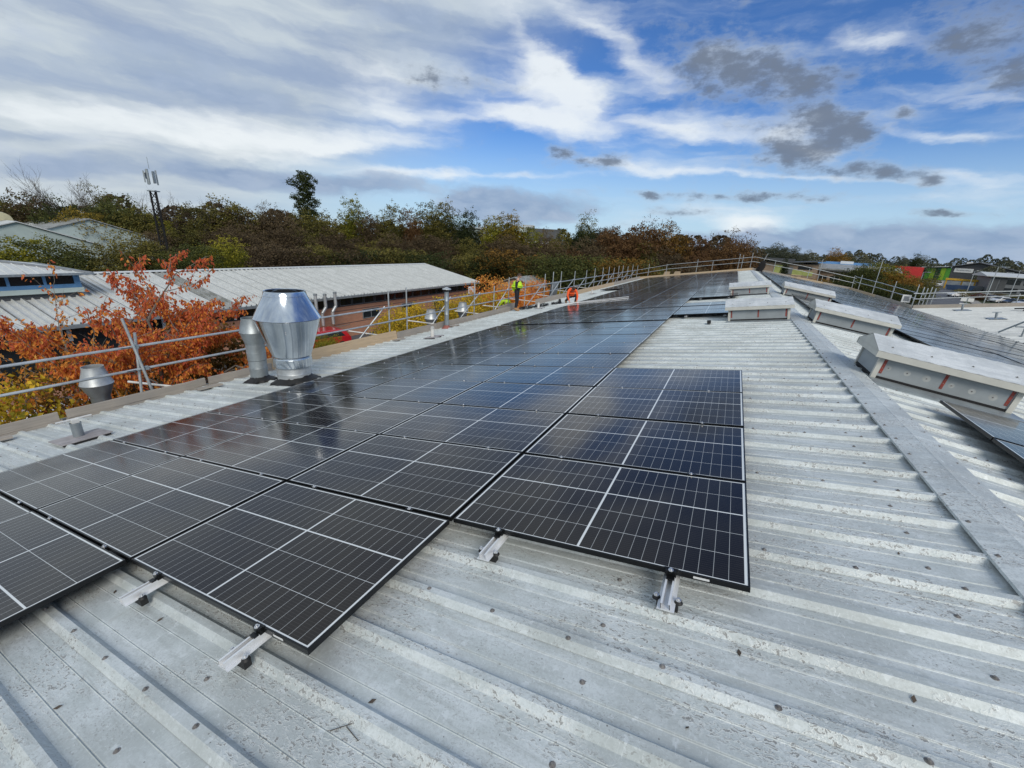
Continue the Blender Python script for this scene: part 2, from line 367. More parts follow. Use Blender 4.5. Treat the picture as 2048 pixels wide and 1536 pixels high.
leaf_mat('leaf_dark', (0.014, 0.022, 0.008), (0.028, 0.042, 0.012), (0.055, 0.07, 0.022))
leaf_mat('leaf_far_haze', (.068, .085, .062), (.10, .11, .075), (.16, .155, .09))  # lightened leaf colours carry the distance haze; there is no haze volume
leaf_mat('twig_grey', (.10, .085, .07), (.14, .12, .10), (.18, .15, .12), 0)

# ------------------------------------------------------------------ mesh helpers
class MB:
    def __init__(s): s.v = []; s.f = []; s.mi = []; s.uv = {}
    def add(s, vs, fs, mi=0):
        o = len(s.v); s.v += [tuple(p) for p in vs]; s.f += [tuple(i + o for i in f) for f in fs]; s.mi += [mi] * len(fs); return s
    def box(s, a, b, M=None, mi=0):
        x0, y0, z0 = a; x1, y1, z1 = b
        vs = [Vector(p) for p in ((x0, y0, z0), (x1, y0, z0), (x1, y1, z0), (x0, y1, z0), (x0, y0, z1), (x1, y0, z1), (x1, y1, z1), (x0, y1, z1))]
        if M: vs = [M @ p for p in vs]
        return s.add(vs, [(0, 3, 2, 1), (4, 5, 6, 7), (0, 1, 5, 4), (1, 2, 6, 5), (2, 3, 7, 6), (3, 0, 4, 7)], mi)
    def tube(s, p0, p1, r0, r1=None, n=8, cap=True, mi=0):
        p0 = Vector(p0); p1 = Vector(p1); r1 = r0 if r1 is None else r1
        d = (p1 - p0)
        if d.length < 1e-6: return s
        d.normalize(); a = d.orthogonal().normalized(); b = d.cross(a)
        vs = []
        for p, r in ((p0, r0), (p1, r1)):
            for i in range(n):
                an = 2 * math.pi * i / n; vs.append(p + (a * math.cos(an) + b * math.sin(an)) * r)
        fs = [(i, (i + 1) % n, n + (i + 1) % n, n + i) for i in range(n)]
        if cap: fs += [tuple(range(n - 1, -1, -1)), tuple(range(n, 2 * n))]
        return s.add(vs, fs, mi)
    def lathe(s, prof, c0=(0, 0, 0), n=32, mi=0):
        vs = []; k = len(prof)
        for i in range(n):
            an = 2 * math.pi * i / n
            for (r, z_) in prof: vs.append((c0[0] + r * math.cos(an), c0[1] + r * math.sin(an), c0[2] + z_))
        fs = []
        for i in range(n):
            j = (i + 1) % n
            for q in range(k - 1): fs.append((i * k + q, j * k + q, j * k + q + 1, i * k + q + 1))
        return s.add(vs, fs, mi)
    def ext(s, prof, axis, a, b, mi=0, close=True):
        """extrude a 2D profile along axis ('x','y','z') from a to b"""
        def P(u, v, w_): return {'x': (w_, u, v), 'y': (u, w_, v), 'z': (u, v, w_)}[axis]
        n = len(prof); vs = [P(u, v, a) for u, v in prof] + [P(u, v, b) for u, v in prof]
        rng = range(n) if close else range(n - 1)
        fs = [(i, (i + 1) % n, n + (i + 1) % n, n + i) for i in rng]
        if close: fs += [tuple(range(n - 1, -1, -1)), tuple(range(n, 2 * n))]
        return s.add(vs, fs, mi)
    def mesh(s, name, mats, smooth=False, bevel=0):
        me = bpy.data.meshes.new(name); me.from_pydata(s.v, [], s.f)
        for q in (mats if isinstance(mats, (list, tuple)) else [mats]): me.materials.append(MAT[q])
        if any(s.mi): me.polygons.foreach_set('material_index', s.mi)
        me.update()
        if smooth: me.shade_smooth(); me.set_sharp_from_angle(angle=R(35)) if hasattr(me, 'set_sharp_from_angle') else None
        return me
    def build(s, name, mats, parent=None, M=None, smooth=False, **tags):
        return link(name, s.mesh(name, mats, smooth), parent, M, **tags)

def tag(o, label=None, category=None, group=None, kind=None):
    for k, v in (('label', label), ('category', category), ('group', group), ('kind', kind)):
        if v: o[k] = v
    return o
def link(name, me, parent=None, M=None, **tags):
    o = bpy.data.objects.new(name, me); C.objects.link(o)
    if parent: o.parent = parent
    if M is not None: o.matrix_local = M
    return tag(o, **tags)
def empty(name, M=None, parent=None, **tags):
    o = bpy.data.objects.new(name, None); C.objects.link(o); o.empty_display_size = .2
    if parent: o.parent = parent
    if M is not None: o.matrix_local = M
    return tag(o, **tags)
def copy_tree(o, M=None, parent=None, **tags):
    c_ = o.copy(); C.objects.link(c_); c_.parent = parent
    if M is not None: c_.matrix_local = M
    for ch in o.children: copy_tree(ch, None, c_)
    return tag(c_, **tags)
T = Matrix.Translation
def RZ(a): return Matrix.Rotation(R(a), 4, 'Z')
ORD = ['nearest', 'second', 'third', 'fourth', 'fifth', 'sixth', 'seventh', 'eighth', 'ninth', 'tenth', 'eleventh', 'twelfth', 'thirteenth', 'fourteenth', 'fifteenth', 'sixteenth', 'seventeenth', 'eighteenth', 'nineteenth', 'twentieth']
def ordw(i):
    if i < 20: return ORD[i]
    tens = {2: 'twenty', 3: 'thirty', 4: 'forty', 5: 'fifty'}[(i + 1) // 10]
    o_ = (i + 1) % 10
    if o_ == 0: return {2: 'twentieth', 3: 'thirtieth', 4: 'fortieth', 5: 'fiftieth'}[(i + 1) // 10]
    return tens + '-' + ['', 'first', 'second', 'third', 'fourth', 'fifth', 'sixth', 'seventh', 'eighth', 'ninth'][o_]

VR = 3.1
ML = Matrix(((ct, 0, -st, 0), (0, 1, 0, 0), (st, 0, ct, 0), (0, 0, 0, 1)))           # left slope: x up the slope, y along the ridge
TH2 = R(8.0); ct2, st2 = math.cos(TH2), math.sin(TH2)
MR = Matrix(((ct2, 0, st2, VR * ct), (0, 1, 0, 0), (-st2, 0, ct2, VR * st), (0, 0, 0, 1)))  # right slope: x down the slope
CREST = -.12                                        # sheet crests lie 12 cm under the panel glass
YEND = 50.6; GZ = -6.3

# ------------------------------------------------------------------ ground
MB().box((-2600, -2600, GZ - 1), (2600, 2600, GZ)).build('ground', 'soil_grass', kind='structure')
MB().box((-60, -60, GZ - .3), (-8, 140, GZ + .02)).build('service_yard', 'asphalt', kind='structure')
# approach road on the right, drawn as one ribbon
def ribbon(pts, wid, name, mat, z_):
    mb = MB(); vs = []
    for i, (px, py, ww) in enumerate(pts):
        a = Vector(pts[max(i - 1, 0)][:2]); b = Vector(pts[min(i + 1, len(pts) - 1)][:2]); d = (b - a).normalized(); n = Vector((d.y, -d.x))
        vs += [(px - n.x * ww / 2, py - n.y * ww / 2, z_), (px + n.x * ww / 2, py + n.y * ww / 2, z_)]
    mb.add(vs, [(2 * i, 2 * i + 1, 2 * i + 3, 2 * i + 2) for i in range(len(pts) - 1)])
    return mb.build(name, mat, kind='structure')
ribbon([(20, 60, 12), (36, 105, 10), (47, 140, 10), (62, 190, 10), (80, 250, 12), (92, 300, 14), (100, 420, 14)], 0, 'road', 'asphalt', GZ + .03)
ribbon([(27, 60, 2), (43.5, 105, 2), (54, 138, 2), (68.5, 188, 2), (87, 246, 2)], 0, 'footpath', 'concrete_path', GZ + .09)
ribbon([(36, 70, 14), (52, 106, 14), (60, 132, 10), (62, 146, 6)], 0, 'grass_verge', 'verge_grass', GZ + .12)
ribbon([(60, 90, 26), (74, 140, 24), (88, 182, 16)], 0, 'car_park', 'asphalt', GZ + .06)

# ------------------------------------------------------------------ roof sheets
def sheet_profile(n_ribs=3, pitch=1 / 3, fine=True):
    pr = [(-.047, -.0285), (-.0195, .0016), (.0195, .0016)]
    for k in range(n_ribs):
        b = k * pitch
        pr += [(b + .046, -.032)]
        if fine:
            for g in (.105, .232): pr += [(b + g - .006, -.032), (b + g - .003, -.0295), (b + g + .001, -.0350), (b + g + .006, -.032)]
        pr += [(b + pitch - .046, -.032)]
        if k < n_ribs - 1: pr += [(b + pitch - .0185, 0), (b + pitch + .0185, 0)]
        else: pr += [(b + pitch - .0185, 0)]
    return pr
def sheet_mesh(name, x0, x1, mat, fine=True, lips=True):
    mb = MB(); mb.ext(sheet_profile(fine=fine), 'x', x0, x1, close=False)
    return mb.mesh(name, mat)

bld = empty('industrial_building', label='long low building whose weathered grey metal roof carries the solar panels', category='building')
VL0 = -8.42; W1 = 8.6
left_me = sheet_mesh('roof_sheet', VL0, VR - .012, 'roof_sheet'); right_me = sheet_mesh('roof_sheet', .012, W1, 'roof_sheet')
U0 = -3.375
wash = MB().lathe([(.0005, .009), (.005, .009), (.0055, .004), (.007, .0035), (.0075, .0015), (.0125, .0012), (.0135, 0)], n=10).mesh('screw', 'screw_rust', True)
near_rnd = random.Random(5)
def lap_screws(M, k, sh, x_list_lap, x_list_pan, near):
    far = MB()
    spots = [(x_, 0.0, .0016) for x_ in x_list_lap] + [(x_, q, -.032) for x_ in x_list_pan for q in (.157, .49, .823)]
    for (x_, y_, z_) in spots:
        if near:
            s_ = link('screw', wash, sh, T((x_, y_ + near_rnd.uniform(-.01, .01), z_)) @ Matrix.Rotation(near_rnd.uniform(0, 6), 4, 'Z'))
        else:
            far.lathe([(.0005, .009), (.008, .003), (.012, 0)], (x_, y_, z_), 8)
    if not near and far.v: far.build('screws', 'screw_rust', sh, kind='stuff')
purl = [2.62, 1.14, -.48, -2.1, -3.7, -5.3, -6.9, -8.2]
for k in range(54):
    yk = U0 + k
    sh = link('roof_sheet', left_me, bld, ML @ T((0, yk, CREST)))
    lap_screws(ML, k, sh, [2.70 - .42 * i for i in range(26)] if k < 12 else [2.7 - .42 * i for i in range(26)], purl, -2.5 < yk < 6)
    sh = link('roof_sheet', right_me, bld, MR @ T((0, yk, CREST)))
    lap_screws(MR, k, sh, [.4 + .42 * i for i in range(20)], [.55, 2.1, 3.7, 5.3, 6.9, 8.4], 0 < yk < 7)
# ridge capping: two wings of folded metal in 3 m lengths, with screws on both edges
capw = .18
def cap_mesh(L):
    mb = MB(); s_, c_ = st, ct
    lx, lz = -capw * c_, -capw * s_
    pr = [(lx - .002, lz - .012), (lx, lz + .003), (-.012, .0005), (0, .005), (.012, .0005), (-lx, lz + .007), (-lx + .002, lz - .008)]
    mb.ext(pr, 'y', 0, L, close=False)
    return mb.mesh('ridge_cap', 'ridge_cap')
cme = cap_mesh(3.02); RX, RZp = VR * ct, VR * st + CREST / ct + .006
yy = -3.4; i = 0
while yy < YEND - .3:
    cp = link('ridge_cap', cme, bld, T((RX, yy, RZp + (.0015 if i % 2 else 0))))
    far = MB()
    for q in range(9):
        for side in (-1, 1):
            px_ = side * (capw - .035) * ct; pz_ = -(capw - .035) * st + .003
            py_ = (math.ceil((yy - U0) * 3) / 3 + U0 - yy) + q / 3
            if py_ > 2.98: continue
            if yy < 9: link('screw', wash, cp, T((px_, py_, pz_)) @ Matrix.Rotation(-side * -TH, 4, 'Y'))
            else: far.lathe([(.0005, .009), (.008, .003), (.012, 0)], (px_, py_, pz_), 6)
    if far.v: far.build('screws', 'screw_rust', cp, kind='stuff')
    yy += 3.0; i += 1
# walls, gutter and gable end
XE = VL0 * ct; ZE = VL0 * st + CREST - .05
XV = VR * ct + W1 * ct2; ZV = VR * st - W1 * st2 + CREST - .05
zr = VR * st + CREST - .06
for y_ in (-3.3, YEND - .02):
    mb = MB(); pr = [(XE + .12, GZ), (XE + .12, ZE), (VR * ct, zr), (XV - .05, ZV), (XV - .05, GZ)]
    mb.ext(pr, 'y', y_ - .2, y_); mb.build('gable_wall', 'brick_orange', bld)
MB().box((XE + .12, -3.3, GZ), (XE + .32, YEND - .22, ZE)).build('side_wall', 'brick_orange', bld)
MB().ext([(XE - .14, ZE + .02), (XE - .13, ZE - .10), (XE + .02, ZE - .11), (XE + .03, ZE + .0), (XE + .02, ZE + .0), (XE + .01, ZE - .10), (XE - .12, ZE - .09), (XE - .125, ZE + .02)], 'y', -3.4, YEND).build('gutter', 'galv_dull', bld)

# ------------------------------------------------------------------ adjoining roof beyond the valley
adj = empty('adjoining_building', label='pale low metal roof rising behind the right-hand valley', category='building')
A8 = R(8.0); MA = Matrix(((math.cos(A8), 0, -math.sin(A8), XV), (0, 1, 0, 0), (math.sin(A8), 0, math.cos(A8), ZV + .05), (0, 0, 0, 1)))
YA = 34.0
am = sheet_mesh('roof_sheet', .15, 9.2, 'white_roof', fine=False)
for k in range(39):
    link('roof_sheet', am, adj, MA @ T((0, YA - 1 - k, .0)))
MA2 = MA @ T((9.2, 0, 0)) @ Matrix.Rotation(2 * A8, 4, 'Y')
am2 = sheet_mesh('roof_sheet', .0, 9.0, 'white_roof', fine=False)
for k in range(39): link('roof_sheet', am2, adj, MA2 @ T((0, YA - 1 - k, .0)))
MB().box((XV - .22, -4.5, ZV - .12), (XV + .2, YA - .1, ZV - .03)).build('valley_gutter', 'galv_dull', adj)
xr = XV + 9.2 * math.cos(A8); zrr = ZV + 9.2 * math.sin(A8)
MB().ext([(XV, GZ), (XV, ZV - .13), (XV + .2, ZV - .13), (XV + .25, ZV - .03), (xr, zrr - .03), (xr + 9, ZV - .03), (xr + 9, GZ)], 'y', YA - .3, YA - .06).build('gable_wall', 'grey_clad', adj)
def vent_cowl_small(x_, y_, h, name_l):
    o = empty('roof_vent_pipe', MA @ T((x_, y_, 0)), label=name_l, category='vent pipe')
    MB().box((-.32, -.3, .0), (.32, .3, .02)).build('flashing', 'galv_dull', o)
    mb = MB(); mb.lathe([(.05, 0), (.05, h)], n=12); mb.build('pipe', 'galv_dull', o, smooth=True)
    MB().box((-.16, -.03, h), (.16, .03, h + .03)).build('cap', 'galv_dull', o)
vent_cowl_small(1.95, 32.6, .34, 'small grey vent pipe on the pale roof nearest its far edge boards')
vent_cowl_small(1.95, 28.9, .3, 'small grey vent pipe with a T cap in the middle of the pale roof')
# handrail frame standing in the valley
hr = empty('handrail', T((12.3, 23.6, ZV + .12)), label='grey tubular handrail with a sloping end brace on the pale roof', category='handrail')
def rail_part(nm, pts, r, par, mat='galv_dull'):
    mb = MB()
    for a, b in zip(pts[:-1], pts[1:]): mb.tube(a, b, r, n=8)
    return mb.build(nm, mat, par, smooth=True)
rail_part('post', [(0, 0, 0), (0, 0, .68)], .03, hr); rail_part('brace', [(-.30, .95, 0), (0, 0, .68)], .035, hr)
rail_part('top_rail', [(0, 0, .68), (4.0, 0, 1.05)], .035, hr); rail_part('mid_rail', [(-.12, .4, .34), (4.0, 0, .66)], .03, hr)
rail_part('post', [(2, 0, .2), (2, 0, .86)], .035, hr); rail_part('post', [(4, 0, .4), (4, 0, 1.05)], .035, hr)
fr = empty('ballast_rack', MA @ T((3.9, 31.4, .06)), label='low dark mounting frame with short uprights at the right edge of the pale roof', category='frame')
for q in (0, .8): MB().box((0, q, 0), (4.5, q + .06, .06)).build('rail', 'frame_black', fr)
for q in range(5): MB().box((.3 + q, 0, .06), (.34 + q, .05, .3)).build('upright', 'galv_dull', fr)

# ------------------------------------------------------------------ solar panels
PL, PW = 1.754, 1.096
def panel_parts(mb_f, mb_g, M=Matrix(), uvs=None):
    f = .0095; h = .030
    x0, y0, x1, y1 = 0, 0, PL, PW
    V_ = lambda a: [M @ Vector(p) for p in a]
    # frame: outer wall, top lip, inner step
    o_ = [(x0, y0), (x1, y0), (x1, y1), (x0, y1)]; i_ = [(x0 + f, y0 + f), (x1 - f, y0 + f), (x1 - f, y1 - f), (x0 + f, y1 - f)]
    b_ = .0012
    ob = [(x0 + b_, y0 + b_), (x1 - b_, y0 + b_), (x1 - b_, y1 - b_), (x0 + b_, y1 - b_)]
    vs = [(a, b, -h) for a, b in o_] + [(a, b, -b_) for a, b in o_] + [(a, b, 0) for a, b in ob] + [(a, b, 0) for a, b in i_] + [(a, b, -.0025) for a, b in i_]
    fs = []
    for q in range(4):
        r = (q + 1) % 4
        for lv in range(4): fs.append((lv * 4 + q, lv * 4 + r, lv * 4 + 4 + r, lv * 4 + 4 + q))
    fs.append((3, 2, 1, 0))
    mb_f.add(V_(vs), fs)
    mb_g.add(V_([(a, b, -.0022) for a, b in i_]), [(0, 1, 2, 3)])
    if uvs is not None: uvs += [(0, 0), (PL - 2 * f, 0), (PL - 2 * f, PW - 2 * f), (0, PW - 2 * f)]
def set_uv(me, uvs):
    l = me.uv_layers.new(name='UVMap')
    for i, u_ in enumerate(uvs): l.data[i].uv = u_
fb, gb, uvs = MB(), MB(), []
panel_parts(fb, gb, uvs=uvs)
frame_me = fb.mesh('frame', 'frame_black'); glass_me = gb.mesh('module_glass', 'module_glass'); set_uv(glass_me, uvs)
P = 1.116
rows = [k * P for k in range(10)]
u_ = 11.38
rows += [u_ + k * P for k in range(3)]
u_ = 14.93
rows += [u_ + k * P for k in range(9)]
u_ = rows[-1] + P + .14
while u_ < 49.2: rows.append(u_); u_ += P
G = 1.774
panels = []      # (side, col, x, y, label)
colname = {'A': 'uppermost column on the left slope, next to the ridge', 'B': 'third column from the eave on the left slope', 'C': 'second column from the eave on the left slope', 'D': 'long column nearest the eave walkway on the left slope', 'E': 'short outermost column beside the far eave boards'}
def addcol(side, col, x_, ys, desc):
    for i, y_ in enumerate(ys): panels.append((side, col, x_, y_, f'solar panel {ordw(i)} from the near end, {desc}' if i else f'solar panel nearest the camera, {desc}'))
addcol('L', 'A0', .02, rows[1:5], 'block of four beside the bare roof')
addcol('L', 'A1', .02, rows[11:14], 'short block below the nearer left roof vent')
addcol('L', 'A2', .02, [r for r in rows if r > 18.0], 'uppermost column beyond the left roof vents')
addcol('L', 'B', -1.754, rows, 'third column up from the eave')
addcol('L', 'C', -1.754 - G, [-P * 2, -P] + rows, 'second column up from the eave')
addcol('L', 'D', -1.754 - 2 * G, [-P * 3, -P * 2, -P] + rows, 'column next to the eave strip')
addcol('L', 'E', -1.754 - 3 * G, [r for r in rows if r > 29.2], 'short far column touching the eave boards')
rr = [5.16 - P * (5 - k) for k in range(5)]
addcol('R', 'a', .62, rr, 'right slope block in front of the box vent')
ru = [13.25 + P * k for k in range(6)] + [21.7 + P * k for k in range(25)]
addcol('R', 'b', .62, ru, 'right slope column behind the ridge vents')
rx = [-.4 + P * k for k in range(18)] + [19.85 + P * k for k in range(26)]
for j, nm in enumerate(('second', 'third', 'fourth')):
    addcol('R', 'c%d' % j, 2.47 + j * 1.80, rx, f'{nm} right slope column down from the ridge')
camv = Vector(CAMPOS)
def pw(p): return (ML if p[0] == 'L' else MR) @ Vector((p[2] + .8, p[3] + .5, 0))
def size_in_view(p):
    q = pw(p) - camv; d = q.length; n = Vector((-st, 0, ct)) if p[0] == 'L' else Vector((st2, 0, ct2))
    f_ = q.dot(Vector(CAMROT[2])); sx_ = q.dot(Vector(CAMROT[0])); sy = q.dot(Vector(CAMROT[1]))
    vis = 1.0 if f_ > .3 and abs(sx_ / f_) < 1.35 and abs(sy / f_) < 1.05 else .001
    return vis * abs(q.normalized().dot(n)) / (d * d)
panels.sort(key=size_in_view, reverse=True)
fb, gb, uvs = MB(), MB(), []
proto = None
pr_ = random.Random(3)
for i, p in enumerate(panels):
    base = ML if p[0] == 'L' else MR
    Mx = base @ T((p[2], p[3], 0)) @ Matrix.Rotation(R(pr_.uniform(-.32, .32)), 4, 'X') @ Matrix.Rotation(R(pr_.uniform(-.14, .14)), 4, 'Y')
    if i < 300:
        o = empty('solar_panel', Mx, label=p[4], category='solar panel', group='solar panels laid over both roof slopes')
        link('frame', frame_me, o); link('module_glass', glass_me, o)
    elif size_in_view(p) > 1e-6:
        panel_parts(fb, gb, Mx, uvs)
# remaining far panels: one object with two materials
if fb.v:
    nf = len(fb.v); mb = MB(); mb.add(fb.v, fb.f, 0); mb.add(gb.v, gb.f, 1)
    me = mb.mesh('solar_panels', ['frame_black', 'module_glass'])
    l = me.uv_layers.new(name='UVMap'); k0 = sum(len(f) for f in fb.f)
    for i_, u2 in enumerate(uvs): l.data[k0 + i_].uv = u2
    link('solar_panels', me, label='remaining far solar panels merging towards the end of the roof', category='solar panels', kind='stuff')

# stickers on the near frames
stm = MB().box((0, -.0008, 0), (.075, 0, .012)).mesh('sticker', 'white_paint')

# mounting rails (one pair under each column) with clamps and roof feet
def channel(L):
    mb = MB(); w_ = .0225; t_ = .003
    pr = [(-w_ - .018, -.040), (-w_ - .018, -.037), (-w_, -.037), (-w_, 0), (-w_ + .010, 0), (-w_ + .010, -t_), (-w_ + t_, -t_), (-w_ + t_, -.030), (w_ - t_, -.030), (w_ - t_, -t_), (w_ - .010, -t_), (w_ - .010, 0), (w_, 0), (w_, -.037), (w_ + .018, -.037), (w_ + .018, -.040)]
    vs = [(a, 0, b) for a, b in pr] + [(a, L, b) for a, b in pr]; n = len(pr)
    mb.add(vs, [(i, (i + 1) % n, n + (i + 1) % n, n + i) for i in range(n)])
    # cap faces strip by strip
    for yv, flip in ((0, 1), (L, 0)):
        mb.box((-w_ - .018, yv - .0005, -.040), (w_ + .018, yv + .0005, -.037)); mb.box((-w_, yv - .0005, -.037), (w_, yv + .0005, -.030))
    return mb
bolt_me = MB().lathe([(.0005, .012), (.0065, .012), (.007, .004), (.013, .003), (.0135, 0)], n=12).mesh('bolt', 'steel_bolt', True)
foot = MB(); foot.lathe([(.0005, .014), (.010, .014), (.018, .008), (.021, 0)], (0, 0, 0), 14); foot_me = foot.mesh('roof_foot', 'rubber', True)
clampm = MB(); clampm.box((-.03, -.010, -.030), (.03, .012, .003)); clamp_me = clampm.mesh('mid_clamp', 'frame_black')
endm = MB(); endm.box((-.026, -.018, -.034), (.026, 0.004, .002)); endm.box((-.035, 0, -.002), (.035, .010, .0035)); endm.box((-.02, -.045, -.036), (.02, -.0225, -.024)); end_me = endm.mesh('end_clamp', 'frame_black')
def rails(side, xcol, y0, y1, ys, lab, stub=.22, near=False):
    base = ML if side == 'L' else MR
    for j, dx in enumerate((.36, 1.394)):
        o = empty('mounting_rail', base @ T((xcol + dx, y0 - stub, -.031)), label=lab[j], category='mounting rail', group='aluminium rails under the solar panels')
        channel(y1 - y0 + stub + .1).build('channel', 'aluminium', o)
        link('end_clamp', end_me, o, T((0, stub - .001, .031)))
        link('bolt', bolt_me, o, T((0, stub - .012, .034)))
        if near:
            for sx in (-.052, .052):
                if near == 2 and sx < 0: continue
                link('roof_foot', foot_me, o, T((sx, .075, -.052 + .012))); link('bolt', bolt_me, o, T((sx, .075, -.024)))
            MB().box((-.05, .06, -.0885), (.05, .095, -.041)).build('foot_pad', 'rubber', o)
        for y_ in ys:
            if y_ <= y0 + .01 or y_ > 12: continue
            link('mid_clamp', clamp_me, o, T((0, y_ - .010 - y0 + stub, .031))); link('bolt', bolt_me, o, T((0, y_ - .010 - y0 + stub, .0345)))
rails('L', .02, rows[1], rows[5] - .02, rows[1:5], ['short aluminium rail end poking out under the left half of the nearest right-hand panel', 'short aluminium rail end poking out under the near right corner panel'], near=1)
rails('L', -1.754, rows[0], 49.6, rows, ['aluminium rail end by the left corner of the nearest middle panel', 'aluminium rail end by the near corner of the nearest middle panel'], stub=.19, near=1)
rails('L', -1.754 - G, -P * 2, 49.6, [-P] + rows, ['lower rail under the second column from the eave', 'upper rail under the second column from the eave'], stub=.1)
rails('L', -1.754 - 2 * G, -P * 3, 49.6, [-P * 2, -P] + rows, ['lower rail under the column next to the eave strip', 'upper rail under the column next to the eave strip'], stub=.1)
rails('L', .02, rows[11], 14.7, rows[11:14], ['lower rail of the short block by the nearer left vent', 'upper rail of the short block by the nearer left vent'], stub=.12)
rails('L', .02, 18.28, 49.6, [], ['lower rail of the far uppermost left column', 'upper rail of the far uppermost left column'], stub=.12)
for cx_, y_ in ((.02, rows[1]), (-1.754, rows[0])):
    link('frame_sticker', stm, None, ML @ T((cx_ + 1.50, y_ - .0012, -.022)), label='tiny white maker sticker on the near frame of the ' + ('right-hand block' if cx_ > 0 else 'middle column'), category='sticker')
# two loose rails lying across the panels near the crouching worker
for q, (a, b, lab) in enumerate((((-5.75, 18.2), (-3.05, 20.6), 'long loose aluminium rail lying across the panels, the upper of two'), ((-5.85, 18.0), (-2.85, 19.6), 'long loose aluminium rail lying across the panels, the lower of two'))):
    d = Vector((b[0] - a[0], b[1] - a[1])); an = math.atan2(-d.x, d.y)
    channel(d.length).build('loose_rail', 'aluminium', None, ML @ T((a[0], a[1], .045)) @ Matrix.Rotation(an, 4, 'Z') @ Matrix.Diagonal((.22, 1, .5, 1)), label=lab, category='metal rail')

# ------------------------------------------------------------------ box vents by the ridge
def box_vent(M, L, W, lab, near=False, H=.37):
    """x along the slope, y away from the camera, z off the roof; origin at the near corner on the sheet crests"""
    o = empty('roof_box_vent', M, label=lab, category='roof vent', group='grey box vents beside the ridge')
    b0, b1 = .035, H - .06
    MB().box((.02, .02, b0), (L - .02, W - .02, b1 + .03)).build('body', 'vent_side', o)
    pt = .055
    for (a, b) in ((0, 0), (L - pt, 0), (0, W - pt), (L - pt, W - pt)):
        MB().box((a, b, -.03), (a + pt, b + pt, b1)).build('corner_post', 'vent_trim', o)
    MB().box((pt + .003, .004, b1 - .04), (L - pt - .003, .019, b1)).box((-.0, pt, b1 - .04), (.019, W - pt, b1)).build('head_trim', 'vent_trim', o)
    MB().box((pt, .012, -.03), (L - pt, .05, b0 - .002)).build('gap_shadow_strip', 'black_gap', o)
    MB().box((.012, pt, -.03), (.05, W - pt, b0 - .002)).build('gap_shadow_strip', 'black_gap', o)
    MB().box((-.02, -.30, -.004), (L + .04, .06, .004)).box((-.02, -.30, -.03), (L + .04, -.296, -.005)).build('flashing', 'galv_dull', o)
    for a in (pt + .01, L / 2 - .015, L - pt - .045):
        tp = MB().box((a, .0165, .075), (a + .032, .0192, b1 - .042)).build('sealing_tape', 'red_tape', o)
        for q in range(4): MB().lathe([(.0005, .004), (.006, .003), (.006, 0)], (0, 0, 0), 8).build('rivet', 'screw_rust', tp, T((a + .016, .0165, .095 + q * .055)) @ Matrix.Rotation(R(90), 4, 'X'))
    if near:
        for q in range(6):
            xx = .14 + q * .205 + (.05 if q > 2 else 0)
            if xx > L - .1: continue
            st_ = MB().lathe([(.0, .0005), (.03 + .006 * (q % 3), .0005), (.031, 0)], (0, 0, 0), 16).build('halo_stain', 'pale_stain', o, T((xx, .0199, .165 - .006 * q)) @ Matrix.Rotation(R(90), 4, 'X'))
            MB().lathe([(.0005, .006), (.007, .005), (.009, 0)], (0, 0, .0), 8).build('screw', 'screw_rust', st_)
    # lid: shallow gable running along x, with deep fascia
    ov, fh, rise = .075, .085, .15
    x0, x1, y0, y1 = -ov, L + ov, -ov, W + ov; ym = W / 2; e = H
    lid = MB()
    ribs = 5
    nx = 36
    vs = []; fs = []
    for i_ in range(nx + 1):
        xx = x0 + (x1 - x0) * i_ / nx
        wv_ = .002 * math.sin(i_ * 1.7)
        for yv, zv in ((y0, e), (ym, e + rise), (y1, e)): vs.append((xx, yv, zv + wv_ * (1 if yv != ym else 1.3)))
    for i_ in range(nx):
        a = i_ * 3
        fs += [(a, a + 3, a + 4, a + 1), (a + 1, a + 4, a + 5, a + 2)]
    lid.add(vs, fs)
    lo = lid.build('lid', 'lid_sheet', o)
    MB().box((x0, y0, e - fh), (x1, y0 + .012, e - .003)).build('fascia', 'vent_trim', lo); MB().box((x0, y1 - .012, e - fh), (x1, y1, e - .003)).build('fascia', 'vent_trim', lo)
    for xx in (x0, x1 - .004):
        gb_ = MB()
        gb_.add([(xx, y0 + .012, e - .003), (xx, y1 - .012, e - .003), (xx, ym, e + rise - .008), (xx + .004, y0 + .012, e - .003), (xx + .004, y1 - .012, e - .003), (xx + .004, ym, e + rise - .008)], [(0, 1, 2), (5, 4, 3), (0, 3, 4, 1), (1, 4, 5, 2), (2, 5, 3, 0)])
        gb_.box((xx + .01 if xx < 0 else xx - .014, y0 + .012, e - fh), (xx + .014 if xx < 0 else xx - .01, y1 - .012, e - .003))
        gb_.build('gable_end', 'vent_trim', lo)
    for a in range(4):
        for yv in (W * .12, W * .88):
            link('screw', wash, lo, T((.1 + a * (L - .2) / 3, yv, e + rise * (1 - abs(yv - ym) / (ym + ov)) + .004)))
    return o
vzr = CREST
box_vent(MR @ T((.24, 6.12, vzr)), 1.44, .90, 'nearest grey box vent on the right slope, with pale screw stains on its side', True)
box_vent(MR @ T((.30, 11.6, vzr)), 1.55, .98, 'middle grey box vent of the three on the right slope')
box_vent(MR @ T((.34, 20.0, vzr)), 1.68, 1.02, 'farthest grey box vent on the right slope')
box_vent(ML @ T((1.50, 11.6, vzr)), 1.38, .95, 'nearer of the two box vents on the left slope by the ridge')
box_vent(ML @ T((1.47, 19.6, vzr)), 1.40, .95, 'farther of the two box vents on the left slope by the ridge')
MB().box((0, 0, 0), (.62, .12, .04)).build('angle_offcut', 'galv_dull', None, ML @ T((1.5, 15.9, CREST)), label='short grey metal offcut lying between the two left roof vents', category='metal offcut')
